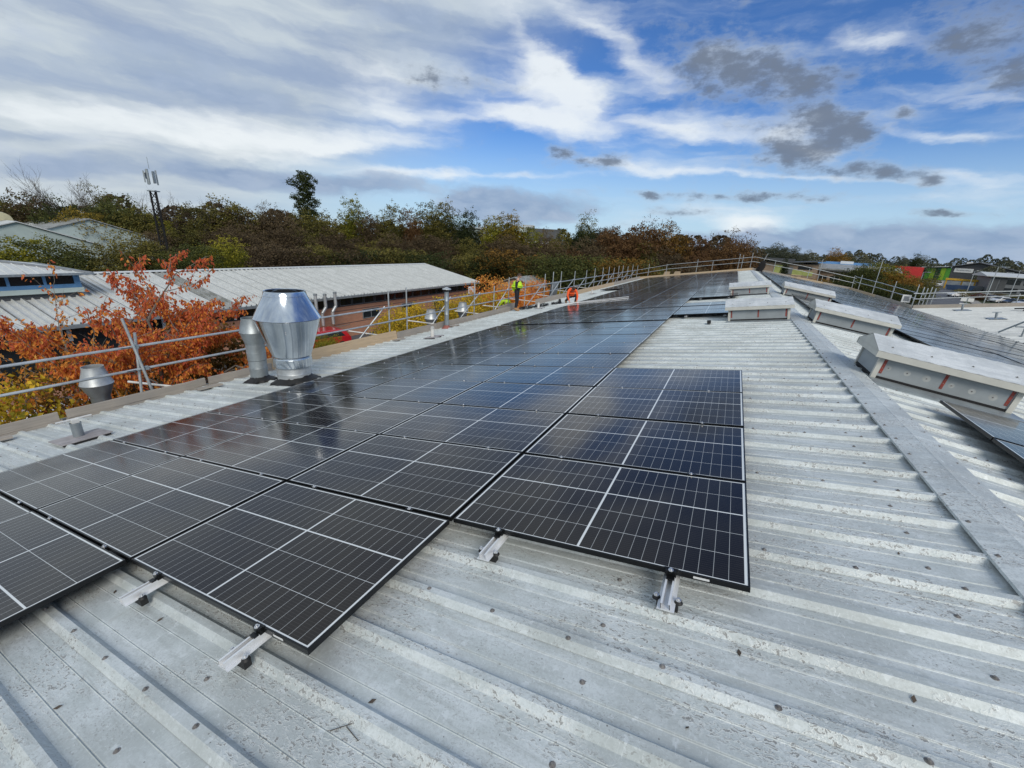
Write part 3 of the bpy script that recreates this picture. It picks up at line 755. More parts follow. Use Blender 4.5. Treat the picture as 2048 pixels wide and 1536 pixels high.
blk = MB().box((0, 0, 0), (.09, .09, .08)).build('rubber_block', 'rubber', None, ML @ T((1.02, 11.2, CREST)), label='small black rubber block on the bare roof beside the nearer left vent', category='block')

# ------------------------------------------------------------------ flues and cowls
def flue(x_, y_, z0, prof_parts, lab, base_r=None):
    o = empty('flue_cowl', T((x_, y_, 0)), label=lab, category='flue')
    for nm, mat, prof in prof_parts: MB().lathe(prof, (0, 0, 0), 48).build(nm, mat, o, smooth=True)
    return o
def ring_flash(o, r, z_, slope=True):
    mb = MB(); n = 40; rr_ = random.Random(2); vs = []
    for i_ in range(n):
        a = 2 * math.pi * i_ / n; ro = r + .10 + rr_.uniform(0, .07)
        for (q, h) in ((r - .01, .09 + rr_.uniform(-.01, .02)), (r + .03, .05), (ro, .0 + rr_.uniform(0, .01)), (ro + .01, -.04)):
            px_ = q * math.cos(a); py_ = q * math.sin(a)
            vs.append((px_, py_, z_ + h + (px_ * math.tan(TH) if slope else 0)))
    fs = []
    for i_ in range(n):
        j_ = (i_ + 1) % n
        for q in range(3): fs.append((i_ * 4 + q, j_ * 4 + q, j_ * 4 + q + 1, i_ * 4 + q + 1)[::-1])
    mb.add(vs, fs); mb.build('flashing', 'bitumen', o, smooth=True)
def roofz(x_): return x_ * math.tan(TH) + CREST / ct
z0 = roofz(-6.2)
f1 = flue(-6.22, 4.40, 0, [
    ('sleeve', 'galv_tube', [(.315, z0 - .05), (.315, z0 + .10), (.322, z0 + .105), (.322, z0 + .115), (.315, z0 + .12), (.315, z0 + .18), (.322, z0 + .185), (.315, z0 + .20), (.315, z0 + .36)]),
    ('collar', 'galv_bright', [(.335, z0 + .33), (.355, z0 + .335), (.358, z0 + .50), (.360, z0 + .503), (.358, z0 + .507), (.356, z0 + .55)]),
    ('lower_cone', 'galv_bright', [(.356, z0 + .553), (.600, .165), (.606, .170)]),
    ('upper_cone', 'galv_bright', [(.606, .172), (.606, .180), (.598, .186), (.385, .600), (.388, .604), (.384, .608), (.366, .690), (.360, .692), (.352, .680), (.37, .60), (.56, .18)]),
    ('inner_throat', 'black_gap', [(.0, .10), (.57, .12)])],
    'large shiny galvanised double-cone flue cowl beside the solar panels')
ring_flash(f1, .32, z0)
for a in (-62, -66):
    pass
for (an, zz_, rr_) in ((-42, -.02, .545), (-42, -.055, .535), (-75, z0 + .44, .360), (-20, z0 + .44, .360), (-50, z0 + .38, .360)):
    MB().lathe([(.0005, .004), (.008, .003), (.009, 0)], (0, 0, 0), 8).build('rivet', 'steel_bolt', f1, T((rr_ * math.cos(R(an)), rr_ * math.sin(R(an)), zz_)) @ Matrix.Rotation(R(an), 4, 'Z') @ Matrix.Rotation(R(90), 4, 'Y'))
z0 = roofz(-7.2)
f2 = flue(-7.22, 4.28, 0, [
    ('sleeve', 'galv_dull', [(.170, z0 - .05), (.170, z0 + .28), (.176, z0 + .285), (.170, z0 + .30), (.170, z0 + .45)]),
    ('collar', 'galv_dull', [(.165, z0 + .45), (.178, z0 + .46), (.178, z0 + .62), (.182, z0 + .625), (.178, z0 + .63), (.178, z0 + .80)]),
    ('lower_cone', 'galv_dull', [(.178, z0 + .80), (.250, -.24), (.256, -.236)]),
    ('upper_cone', 'galv_dull', [(.256, -.234), (.252, -.228), (.190, .01), (.186, .055), (.178, .055), (.18, .0), (.235, -.22)]),
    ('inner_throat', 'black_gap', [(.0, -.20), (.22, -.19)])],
    'smaller dull grey flue cowl standing behind the large shiny one')
ring_flash(f2, .17, z0)
def wall_cowl(x_, y_, ztop, k, lab):
    o = flue(x_, y_, 0, [
        ('pipe', 'galv_dull', [(.135 * k, GZ + .3), (.135 * k, ztop - .55 * k), (.142 * k, ztop - .54 * k)]),
        ('lower_cone', 'galv_dull', [(.142 * k, ztop - .54 * k), (.150 * k, ztop - .52 * k), (.225 * k, ztop - .32 * k), (.230 * k, ztop - .31 * k)]),
        ('upper_cone', 'galv_tube', [(.230 * k, ztop - .31 * k), (.224 * k, ztop - .30 * k), (.150 * k, ztop - .05 * k), (.148 * k, ztop), (.142 * k, ztop), (.145 * k, ztop - .06 * k), (.21 * k, ztop - .29 * k)]),
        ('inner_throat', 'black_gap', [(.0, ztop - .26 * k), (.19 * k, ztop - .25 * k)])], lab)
    MB().box((.0, -.03, ztop - .8), (x_ * -1 + XE + .14, .03, ztop - .75)).build('bracket', 'galv_dull', o)
wall_cowl(-9.6, 2.42, -.98, 1.15, 'grey flue cowl outside the near guardrail in front of the orange tree')
wall_cowl(-9.6, 13.24, -1.05, 1.2, 'grey flue cowl outside the guardrail among the yellow bushes')
wall_cowl(-9.6, 15.62, -.98, 1.2, 'grey flue cowl outside the guardrail in front of the red shrub')
# thin chimney with a conical hat
cz_ = roofz(-7.9)
ch = empty('chimney_pipe', T((-7.9, 12.0, 0)), label='tall thin grey chimney pipe with a conical hat and red base', category='chimney')
mb = MB(); mb.lathe([(.082, cz_ - .03), (.082, cz_ + .5), (.085, cz_ + .505), (.082, cz_ + .51), (.082, cz_ + 1.0), (.085, cz_ + 1.005), (.082, cz_ + 1.01), (.082, cz_ + 1.34)], n=20); mb.build('pipe', 'galv_dull', ch, smooth=True)
mb = MB(); mb.lathe([(.0, .105 + .02), (.165, .045), (.168, .030), (.02, .040)], n=24); mb.build('hat', 'galv_tube', ch, smooth=True)
for a in (0, 120, 240): MB().box((.075, -.006, cz_ + 1.28), (.08, .006, .06)).build('strap', 'galv_dull', ch, RZ(a))
mb = MB(); mb.lathe([(.09, cz_ + .10), (.10, cz_ + .07), (.17, cz_ - .02), (.20, cz_ - .05)], n=20); mb.build('flashing', 'red_flash', ch, smooth=True)
# low vent pipes with sheet flashings
def low_pipe(v_, u_, lab, h=.22, mat='galv_dull', plate=(.27, .20), tb=True):
    M_ = ML @ T((v_, u_, CREST))
    o = empty('vent_pipe', M_, label=lab, category='vent pipe')
    pl = MB(); pl.box((-plate[1], -plate[0], .0), (plate[1] + .12, plate[0], .012)); pl.build('flashing', 'flash_plate', o)
    MB().box((plate[1] + .05, -plate[0] + .02, -.028), (plate[1] + .117, plate[0] - .02, -.001)).build('flashing_gap_shade', 'black_gap', o)  # black box stands in for the dark shade under the plate
    up = Matrix.Rotation(TH, 4, 'Y')
    mb = MB(); mb.lathe([(.060, -.01), (.060, h), (.064, h + .003), (.064, h + .02), (.058, h + .022)], n=20); mb.build('pipe', mat, o, up, smooth=True)
    MB().box((-.035, -.04, h + .02), (.035, .04, h + .075)).build('cap', 'cream_pipe', o, up)
    if tb: MB().box((-.008, -.19, h + .075), (.008, .19, h + .088)).build('cross_bar', 'white_paint', o, up)
low_pipe(-6.62, 1.16, 'short grey vent pipe with a white cross bar on a pinkish flashing plate', .20)
low_pipe(-6.98, 9.8, 'short white vent pipe with a flat flashing near the thin chimney', .26, 'cream_pipe', (.3, .14), False)
low_pipe(-7.0, 18.3, 'short pale vent pipe among the dark cables behind the panels', .2, 'cream_pipe', (.3, .12), False)
low_pipe(-7.1, 27.6, 'short pale vent pipe in front of the far left boards', .2, 'cream_pipe', (.4, .12), False)

# ------------------------------------------------------------------ guardrails and toe boards
def coupler(o, p, s_=.06):
    MB().box((p[0] - s_ / 2, p[1] - s_ / 2, p[2] - s_ * .6), (p[0] + s_ / 2, p[1] + s_ / 2, p[2] + s_ * .6)).tube((p[0], p[1] - s_ * .9, p[2]), (p[0], p[1] + s_ * .9, p[2]), .012, n=6).build('coupler', 'galv_dull', o)
TR = .0242
g1 = empty('guardrail', T((0, 0, 0)), label='scaffold tube guardrail running along the left eave of the roof', category='guardrail')
XG = -8.52; ptz = -.47; pmz = -.91
def tubes(o, nm, segs, r=TR, mat='galv_tube'):
    for a, b in segs:
        MB().tube(a, b, r, n=12).build(nm, mat, o, smooth=True)
yb = [-4.0, 2.55, 8.9, 14.7, 21.0, 27.2, 33.5, 39.8, 46.2, 50.7]
jr = random.Random(11)
zj = [ptz + jr.uniform(-.02, .02) for _ in yb]; zk = [pmz + jr.uniform(-.02, .02) for _ in yb]
zj[-1] = ptz; zk[-1] = pmz
tubes(g1, 'top_rail', [((XG, yb[i], zj[i]), (XG, yb[i + 1] + .15, zj[i + 1])) for i in range(len(yb) - 1)])
tubes(g1, 'mid_rail', [((XG + .01, yb[i], zk[i]), (XG + .01, yb[i + 1] + .15, zk[i + 1])) for i in range(len(yb) - 1)])
# twin standards at the near bay: one leaning, one upright behind it
tubes(g1, 'post', [((XG + .06, 2.86, -1.42), (XG + .06, 2.66, .09)), ((XG - .06, 2.25, GZ), (XG - .06, 2.84, -.22)), ((XG + .05, -1.6, GZ), (XG + .05, -1.6, .1))])
for p in ((XG + .03, 2.78, ptz), (XG + .03, 2.86, pmz)): coupler(g1, p)
py = [9.68, 10.56, 12.85, 15.0, 16.75, 18.25, 20.2, 22.9, 24.2, 25.6, 28.3, 31.0, 33.2, 35.6, 37.6, 39.4, 41.2, 43.0, 45.2, 47.6, 50.3]
for y_ in py:
    top = jr.uniform(.06, .2); 
    if abs(y_ - 12.85) < .1 or abs(y_ - 16.75) < .1: top = -.2
    tubes(g1, 'post', [((XG - .055, y_ + jr.uniform(-.03, .03), GZ), (XG - .055, y_, top))])
    coupler(g1, (XG - .02, y_, ptz)); coupler(g1, (XG - .02, y_, pmz))
for a, b in ((8.25, 9.45), (12.1, 13.15), (14.0, 15.4), (17.1, 18.1), (21.0, 22.6), (24.0, 25.4), (26.3, 28.1), (29.2, 30.8), (32.0, 33.6), (34.6, 36.2), (37.4, 39.2), (40.5, 42.6), (43.4, 45.6), (46.4, 48.8)):
    tubes(g1, 'brace', [((XG - .35, a - .1, -1.75), (XG - .02, b, ptz + .06))])
for y_, l_ in ((2.95, .75), (9.2, 1.3), (12.0, 1.2), (15.3, 1.2), (17.8, 1.2), (21.3, 1.5), (24.6, 1.2), (28.4, 1.4), (32.4, 1.4)):
    tubes(g1, 'transom', [((XG + .15, y_ + .3, -1.40), (XG - l_, y_ - .15, -1.34))], mat='cream_pipe')
for y_ in (3.0, 10.6, 18.3, 25.6, 33.2, 41.2): tubes(g1, 'ledger', [((XG - .055, y_ - .2, -3.4), (XG - .055, min(y_ + 7.9, 50), -3.4))])
XB = -8.21
def board(o, y0, y1, z0_, z1_, mat='board_grey', tilt=0, dx=0):
    mb = MB(); n = 6; jit = [jr.uniform(-.006, .006) for _ in range(n + 1)]
    vs = []
    for i_ in range(n + 1):
        y_ = y0 + (y1 - y0) * i_ / n
        for xx, zz_ in ((dx, z0_), (dx + .038, z0_), (dx + .038 - tilt, z1_), (dx - tilt, z1_)): vs.append((XB + xx, y_, zz_ + jit[i_]))
    fs = [(0, 1, 2, 3), (4 * n + 3, 4 * n + 2, 4 * n + 1, 4 * n)]
    for i_ in range(n):
        for q in range(4): fs.append((i_ * 4 + q, i_ * 4 + 4 + q, i_ * 4 + 4 + (q + 1) % 4, i_ * 4 + (q + 1) % 4))
    mb.add(vs, fs); return mb.build('toe_board', mat, o)
tb = empty('toe_board_run', None, label='weathered timber toe boards standing along the left eave', category='toe boards')
ys_ = [-4.2, 1.45, 3.75, 4.9]
for a, b in ((-4.2, 1.45), (1.50, 3.72), (3.74, 5.2)):
    board(tb, a, b, -1.585, -1.435); board(tb, a + .02, b - .03, -1.432, -1.285, dx=-.006)
board(tb, 5.0, 9.6, -1.52, -1.19, 'board_tan', .05)
for a, b, mt in ((9.62, 11.8, 'board_grey'), (11.83, 14.3, 'board_grey'), (14.34, 17.9, 'board_grey')):
    board(tb, a, b, -1.56, -1.42, mt); board(tb, a, b - .02, -1.417, -1.235, mt, dx=-.008)
board(tb, 17.2, 19.2, -1.50, -1.20, dx=-.35)
for a, b in ((20.9, 26.8), (26.9, 32.4), (32.5, 38.4), (38.5, 44.5), (44.6, 50.6)): board(tb, a, b, -1.55, -1.17, 'board_tan' if a > 26 and a < 33 else 'board_grey', .03)
for a, b in ((3.35, 3.8), (9.1, 9.5), (.4, .8), (12.2, 12.6)): MB().box((-.09, 0, 0), (.09, b - a, .03)).build('wood_offcut', 'board_grey', tb, ML @ T((-7.98, a, CREST + .002)) @ RZ(-8))

# far gable: rails and boards over both slopes
g2 = empty('guardrail', None, label='scaffold tube guardrail over the far gable with its peak above the ridge', category='guardrail')
YG = 50.75
def slope_z(x_): return (x_ * math.tan(TH) if x_ < RX else RX * math.tan(TH) - (x_ - RX) * math.tan(TH2)) + CREST
xl = [XG, -5.2, -2.4, RX, 7.4, 11.95]
def tz(x_, h): return slope_z(x_) + h
for nm, h in (('top_rail', 1.32), ('mid_rail', .86)):
    hl = {XG: (ptz if h > 1 else pmz)}
    segs = []
    for a, b in zip(xl[:-1], xl[1:]):
        za = hl.get(a, tz(a, h - (.18 if a > 9 else 0))); zb = hl.get(b, tz(b, h - (.18 if b > 9 else 0)))
        segs.append(((a, YG, za), (b, YG, zb)))
    tubes(g2, nm, segs)
for x_, h in ((-7.4, 1.7), (-5.35, 1.5), (-2.3, 1.7), (-.75, 1.4), (1.75, 1.85), (2.0, 1.7), (2.85, 1.85), (5.0, 1.35), (8.0, 1.3), (8.98, 2.4), (11.9, 1.5)):
    tubes(g2, 'post', [((x_, YG + .1, GZ if h > 1.4 else slope_z(x_) - .5), (x_ + jr.uniform(-.12, .05), YG + .05, slope_z(x_) + h - .1))])
    coupler(g2, (x_, YG + .03, tz(x_, 1.3))); coupler(g2, (x_, YG + .03, tz(x_, .84)))
g4 = empty('guardrail', None, label='scaffold tube guardrail along the right eave before the road', category='guardrail')
XR4 = 11.95
tubes(g4, 'top_rail', [((XR4, YG + .1, .40), (XR4, 42.3, .28)), ((XR4 + .02, 42.8, .28), (XR4, 33.6, .09))]); tubes(g4, 'mid_rail', [((XR4, YG + .1, -.06), (XR4, 42.3, -.12)), ((XR4 + .02, 42.8, -.12), (XR4, 33.6, -.24))])
for y_, tp_ in ((49.3, .64), (44.5, 2.1), (39.5, .60), (35.1, .62)):
    tubes(g4, 'post', [((XR4 + .07, y_, GZ), (XR4 + .07, y_ + .05, tp_))]); coupler(g4, (XR4 + .03, y_, .09 + (y_ - 33.6) * .018)); coupler(g4, (XR4 + .03, y_, -.24 + (y_ - 33.6) * .011))
tubes(g4, 'brace', [((XR4 + .5, 41.4, -1.6), (XR4 + .05, 39.6, .2))])
tb2 = empty('toe_board_run', None, label='brown timber toe boards following the far gable over the ridge', category='toe boards')
def gboard(x0, x1, o=tb2):
    mb = MB(); z0_, z1_ = slope_z(x0), slope_z(x1)
    y_ = YEND + .06
    vs = [(x0, y_, z0_ - .1), (x1, y_, z1_ - .1), (x1, y_, z1_ + .24), (x0, y_, z0_ + .24), (x0, y_ + .038, z0_ - .1), (x1, y_ + .038, z1_ - .1), (x1, y_ + .038, z1_ + .24), (x0, y_ + .038, z0_ + .24)]
    mb.add(vs, [(0, 1, 2, 3), (7, 6, 5, 4), (3, 2, 6, 7), (0, 4, 5, 1), (0, 3, 7, 4), (1, 5, 6, 2)]); mb.build('toe_board', 'board_grey' if o is tb2 and int(x0) % 2 else 'board_tan', o)
for a, b in ((-8.3, -4.5), (-4.48, -.8), (-.78, RX), (RX + .01, 6.6), (6.62, 9.4), (9.42, 11.9)): gboard(a, b)
tb4 = empty('toe_board_run', None, label='timber toe boards along the right eave between gable and pale roof', category='toe boards')
for a, b in ((34.1, 38.0), (38.02, 41.9), (41.92, 45.8), (45.82, 50.6)): MB().box((XV + .06, a, ZV - .05), (XV + .10, b, ZV + .27)).build('toe_board', 'board_tan' if a > 40 else 'board_grey', tb4)
# guardrail and boards at the end of the pale roof
g3 = empty('guardrail', None, label='scaffold tube guardrail along the far edge of the pale right-hand roof', category='guardrail')
def az3(x_): return ZV + (x_ - XV) * math.tan(A8)
ya = YA + .12
tubes(g3, 'top_rail', [((11.6, ya, .09), (16.4, ya, .73)), ((16.2, ya + .03, .70), (22, ya, .9))]); tubes(g3, 'mid_rail', [((11.65, ya, -.24), (16.4, ya, .46)), ((16.2, ya + .03, .44), (22, ya, .6))])
for x_, a, b in ((11.72, -1.4, .3), (12.0, GZ, .52), (12.18, GZ, .48), (12.36, GZ, .56), (12.55, GZ, .50), (16.2, GZ, .55), (21, GZ, 1.0)): tubes(g3, 'post', [((x_, ya + .1, a), (x_ + .02, ya + .07, b))])
tb3 = empty('toe_board_run', None, label='reddish timber toe boards along the far edge of the pale roof', category='toe boards')
for a, b in ((11.75, 14.0), (14.02, 17.6), (17.62, 20.6)):
    mb = MB(); vs = []
    for y_ in (YA - .01, YA + .03): vs += [(a, y_, az3(a) - .05), (b, y_, az3(b) - .05), (b, y_, az3(b) + .26), (a, y_, az3(a) + .26)]
    mb.add(vs, [(0, 1, 2, 3), (7, 6, 5, 4), (3, 2, 6, 7), (0, 4, 5, 1), (0, 3, 7, 4), (1, 5, 6, 2)]); mb.build('toe_board', 'board_grey', tb3)
mb = MB(); mb.box((0, 0, 0), (.44, .04, .48)); sg = empty('small_sign', T((11.45, YA + 1.3, -.55)), label='small white framed square sign with a dark centre beside the far scaffold corner', category='sign')
mb.build('sign_board', 'white_paint', sg); MB().box((.08, -.004, .09), (.36, -.001, .39)).build('sign_face', 'sign_mark', sg); MB().box((.2, .041, -1.4), (.25, .08, 0)).build('post', 'galv_dull', sg)
# black jacket hung on a leaning pole by the ridge end
jk = empty('jacket', T((3.72, 50.4, .45)), label='black jacket hanging from the guardrail where it passes the ridge', category='jacket')
mb = MB(); n = 14; vs = []
prof = [(.05, .95), (.17, .86), (.22, .6), (.25, .3), (.27, .05), (.16, -.25), (.05, -.38)]
for (r_, z_) in prof:
    for i_ in range(n):
        a = 2 * math.pi * i_ / n; rr_ = r_ * (1 + .18 * math.sin(3 * a + z_ * 4)); vs.append((rr_ * math.cos(a) * 1.2 - z_ * -.22, rr_ * .55 * math.sin(a), z_))
fs = [(k * n + i_, k * n + (i_ + 1) % n, (k + 1) * n + (i_ + 1) % n, (k + 1) * n + i_) for k in range(len(prof) - 1) for i_ in range(n)]
mb.add(vs, [f[::-1] for f in fs]); mb.build('jacket_body', 'black_cloth', jk, smooth=True)
tubes(g2, 'post', [((3.55, 50.55, .3), (4.15, 50.6, 2.1))])
for x_, y_, z_, lab in ((-6.1, 51.2, -.95, 'left one of two pale plywood offcuts behind the far left boards'), (-5.0, 51.3, -.85, 'right one of two pale plywood offcuts behind the far left boards')):
    mb = MB(); mb.add([(0, 0, 0), (1.0, 0, 0), (1.05, 0, .8), (.45, 0, .75), (.3, 0, .3), (0, .03, 0), (1.0, .03, 0), (1.05, .03, .8), (.45, .03, .75), (.3, .03, .3)], [(0, 1, 2, 3, 4), (9, 8, 7, 6, 5), (0, 5, 6, 1), (1, 6, 7, 2), (2, 7, 8, 3), (3, 8, 9, 4), (4, 9, 5, 0)])
    mb.build('plywood_offcut', 'board_tan', None, T((x_, y_, z_ - .25)), label=lab, category='plywood')
bk = MB(); bk.lathe([(.0, 0), (.35, .02), (.55, .28), (.60, .34), (.56, .34), (.33, .06), (0, .05)], n=20)
bk.build('rubble_chute', 'board_tan', None, T((7.1, 51.1, -.15)), smooth=True, label='tan round tub hanging outside the far gable boards', category='tub')
cab = empty('sheet_stack', T((-9.3, 25.4, -1.9)), label='upright stack of blue-grey ribbed sheets leaning outside the left guardrail', category='sheets')
for q in range(3):
    mb = MB(); vs = []; 
    nn = 13
    for i_ in range(nn): yy_ = i_ * .1; vs += [(q * .05 + (.02 if i_ % 2 else 0), yy_, 0), (q * .05 + (.02 if i_ % 2 else 0) + .12, yy_, 1.35)]
    mb.add(vs, [(2 * i_, 2 * i_ + 2, 2 * i_ + 3, 2 * i_ + 1) for i_ in range(nn - 1)]); mb.build('sheet', 'galv_dull', cab)

# ------------------------------------------------------------------ people
def skin_mesh(name, verts, edges, radii, mat, sub=2, root=0):
    me = bpy.data.meshes.new(name); me.from_pydata(verts, edges, []); me.update()
    o = bpy.data.objects.new(name, me); C.objects.link(o)
    md = o.modifiers.new('s', 'SKIN')
    for i, r_ in enumerate(radii):
        sv = me.skin_vertices[0].data[i]; sv.radius = (r_, r_) if not isinstance(r_, tuple) else r_; sv.use_root = (i == root)
    md.use_smooth_shade = True
    md2 = o.modifiers.new('u', 'SUBSURF'); md2.levels = sub; md2.render_levels = sub
    dg = bpy.context.evaluated_depsgraph_get(); ev = o.evaluated_get(dg)
    nm = bpy.data.meshes.new_from_object(ev); nm.name = name
    bpy.data.objects.remove(o); bpy.data.meshes.remove(me)
    nm.materials.clear(); nm.materials.append(MAT[mat]); nm.shade_smooth()
    return nm
def hand(base, d, side):
    """palm plus five finger chains starting at the wrist; returns verts, edges, radii"""
    d = Vector(d).normalized(); s_ = Vector(side).normalized(); b = Vector(base)
    vs = [b, b + d * .045, b + d * .085]; ed = [(0, 1), (1, 2)]; rd = [.026, (.036), .034]
    n = d.cross(s_)
    for i, (off, L) in enumerate(((-.028, .065), (-.010, .078), (.009, .074), (.026, .058))):
        q = len(vs); p = b + d * .085 + s_ * off
        vs += [p, p + d * L * .5 + n * .006, p + d * L * .85 + n * .022]; ed += [(2, q), (q, q + 1), (q + 1, q + 2)]; rd += [.010, .0092, .008]
    q = len(vs); p = b + d * .03 - s_ * .032
    vs += [p, p + d * .035 - s_ * .02]; ed += [(1, q), (q, q + 1)]; rd += [.012, .010]
    return vs, ed, rd
def person(M, J, cols, lab, vest=None, hair=True):
    """J: joint dictionary in metres. cols: top, trousers, boots"""
    o = empty('person', M, label=lab, category='person')
    V_ = lambda k: Vector(J[k])
    # one continuous body
    names = ['pelvis', 'waist', 'chest', 'neck0', 'neck', 'head', 'shL', 'elL', 'wrL', 'shR', 'elR', 'wrR', 'hipL', 'knL', 'anL', 'toL', 'hipR', 'knR', 'anR', 'toR']
    idx = {n: i for i, n in enumerate(names)}
    ed = [('pelvis', 'waist'), ('waist', 'chest'), ('chest', 'neck0'), ('neck0', 'neck'), ('neck', 'head'), ('neck0', 'shL'), ('shL', 'elL'), ('elL', 'wrL'), ('neck0', 'shR'), ('shR', 'elR'), ('elR', 'wrR'),
          ('pelvis', 'hipL'), ('hipL', 'knL'), ('knL', 'anL'), ('anL', 'toL'), ('pelvis', 'hipR'), ('hipR', 'knR'), ('knR', 'anR'), ('anR', 'toR')]
    rad = dict(pelvis=.125, waist=.12, chest=.145, neck0=.085, neck=.055, head=.05, shL=.06, elL=.042, wrL=.028, shR=.06, elR=.042, wrR=.028, hipL=.085, knL=.058, anL=.04, toL=.035, hipR=.085, knR=.058, anR=.04, toR=.035)
    lat = (V_('shL') - V_('shR')).normalized()
    for s_, sg_ in (('L', 1), ('R', -1)):
        J['rib' + s_] = tuple(V_('chest') + lat * .085 * sg_); J['side' + s_] = tuple(V_('waist') + lat * .06 * sg_); rad['rib' + s_] = .115; rad['side' + s_] = .11
    vs = [V_(n) for n in names]; es = [(idx[a], idx[b]) for a, b in ed]; rs = [rad[n] * .92 for n in names]
    for s_ in 'LR':
        d = (V_('wr' + s_) - V_('el' + s_)); hv, he, hr_ = hand(V_('wr' + s_), d, d.cross(Vector((0, 0, 1))) if abs(d.normalized().z) < .9 else Vector((0, 1, 0)))
        q = len(vs); vs += hv[1:]; rs += hr_[1:]
        mp = lambda i: idx['wr' + s_] if i == 0 else q + i - 1
        es += [(mp(a), mp(b)) for a, b in he]
    body = link('body', skin_mesh('body', vs, es, rs, 'skin', 1), o)
    # head with face
    hd = MB(); hc = V_('head'); ax = (V_('head') - V_('neck')).normalized(); fwd = Vector(J['look']).normalized(); side = fwd.cross(ax).normalized(); fw = ax.cross(side).normalized()
    nu, nv = 20, 14; hv = []
    for iv in range(nv + 1):
        ph = math.pi * iv / nv
        for iu in range(nu):
            th = 2 * math.pi * iu / nu
            X_ = math.sin(ph) * math.cos(th); Y_ = math.sin(ph) * math.sin(th); Z_ = math.cos(ph)
            rx_, ry_, rz_ = .098, .076, .118
            if Z_ < 0: rx_ *= 1 - .22 * -Z_; ry_ *= 1 - .34 * -Z_
            px_ = X_ * rx_ + (.012 if X_ > .5 and -.5 < Z_ < .1 and abs(Y_) < .25 else 0)
            if X_ > .8 and abs(Y_) < .2 and -.3 < Z_ < .02: px_ += .014      # nose
            if X_ > .6 and .15 < abs(Y_) < .5 and 0 < Z_ < .25: px_ -= .008   # eye sockets
            hv.append(hc + ax * (.055 + Z_ * rz_) + fw * -1 * 0 + fwd_(fw, side, px_, Y_ * ry_))
    hf = [(iv * nu + iu, iv * nu + (iu + 1) % nu, (iv + 1) * nu + (iu + 1) % nu, (iv + 1) * nu + iu) for iv in range(nv) for iu in range(nu)]
    hd.add(hv, [f[::-1] for f in hf]); head = hd.build('head', 'skin', o, smooth=True)
    for sy in (-1, 1):
        MB().lathe([(.0, .004), (.008, .002), (.010, 0)], (0, 0, 0), 8).build('eye', 'black_gap', head, T(hc + ax * .07 + fwd_(fw, side, .087, sy * .030)) @ Matrix(((side.x, ax.x, fw.x, 0), (side.y, ax.y, fw.y, 0), (side.z, ax.z, fw.z, 0), (0, 0, 0, 1))))
        e_ = MB(); e_.tube(hc + ax * .05 + fwd_(fw, side, -.005, sy * .070), hc + ax * .085 + fwd_(fw, side, -.012, sy * .082), .016, .012, 8); e_.build('ear', 'skin', head, smooth=True)
    m3 = MB(); m3.tube(hc + ax * .0 + fwd_(fw, side, .082, -.02), hc + ax * .0 + fwd_(fw, side, .082, .02), .005, n=6); m3.build('mouth', 'red_flash', head)
    hh = MB(); hv2 = []
    for iv in range(8):
        ph = math.pi * .52 * iv / 7
        for iu in range(nu):
            th = 2 * math.pi * iu / nu; X_ = math.sin(ph) * math.cos(th); Y_ = math.sin(ph) * math.sin(th); Z_ = math.cos(ph)
            lim = Z_ if not (X_ > .45 and Z_ < .45) else .45
            hv2.append(hc + ax * (.058 + lim * .130) + fwd_(fw, side, X_ * .108 - .004, Y_ * .086))
    hh.add(hv2, [(iv * nu + iu, (iv + 1) * nu + iu, (iv + 1) * nu + (iu + 1) % nu, iv * nu + (iu + 1) % nu) for iv in range(7) for iu in range(nu)]); hh.build('hair', 'hair_brown', head, smooth=True)
    # clothes
    def cloth(nm, keys, pairs, k, mat, extra=None, par=None):
        vs_ = [V_(n) for n in keys]; ii = {n: i for i, n in enumerate(keys)}
        r_ = [rad[n] * k if n in rad else .05 for n in keys]
        return link(nm, skin_mesh(nm, vs_, [(ii[a], ii[b]) for a, b in pairs], r_, mat, 2), par or o)
    cloth('trousers', ['pelvis', 'waist', 'hipL', 'knL', 'anL', 'hipR', 'knR', 'anR'], [('pelvis', 'waist'), ('pelvis', 'hipL'), ('hipL', 'knL'), ('knL', 'anL'), ('pelvis', 'hipR'), ('hipR', 'knR'), ('knR', 'anR')], 1.36, cols[1])
    cloth('top', ['waist', 'chest', 'neck0', 'ribL', 'ribR', 'sideL', 'sideR', 'shL', 'elL', 'wrL', 'shR', 'elR', 'wrR'], [('waist', 'chest'), ('chest', 'neck0'), ('chest', 'ribL'), ('chest', 'ribR'), ('waist', 'sideL'), ('waist', 'sideR'), ('neck0', 'shL'), ('shL', 'elL'), ('elL', 'wrL'), ('neck0', 'shR'), ('shR', 'elR'), ('elR', 'wrR')], 1.34, cols[0])
    if vest: 
        vv = cloth('vest', ['waist', 'chest', 'neck0', 'ribL', 'ribR', 'sideL', 'sideR'], [('waist', 'chest'), ('chest', 'neck0'), ('chest', 'ribL'), ('chest', 'ribR'), ('waist', 'sideL'), ('waist', 'sideR')], 1.95, vest)
    for s_ in 'LR':
        a = V_('an' + s_); b_ = V_('to' + s_)
        bt = skin_mesh('boot', [a + Vector((0, 0, .10)), a, a - (b_ - a) * .25 + Vector((0, 0, -.03)), b_, b_ + (b_ - a) * .25], [(0, 1), (1, 2), (1, 3), (3, 4)], [.058, .060, .045, .05, .04], cols[2], 2)
        link('boot', bt, o)
    return o
def fwd_(fw, side, a, b): return fw * a + side * b
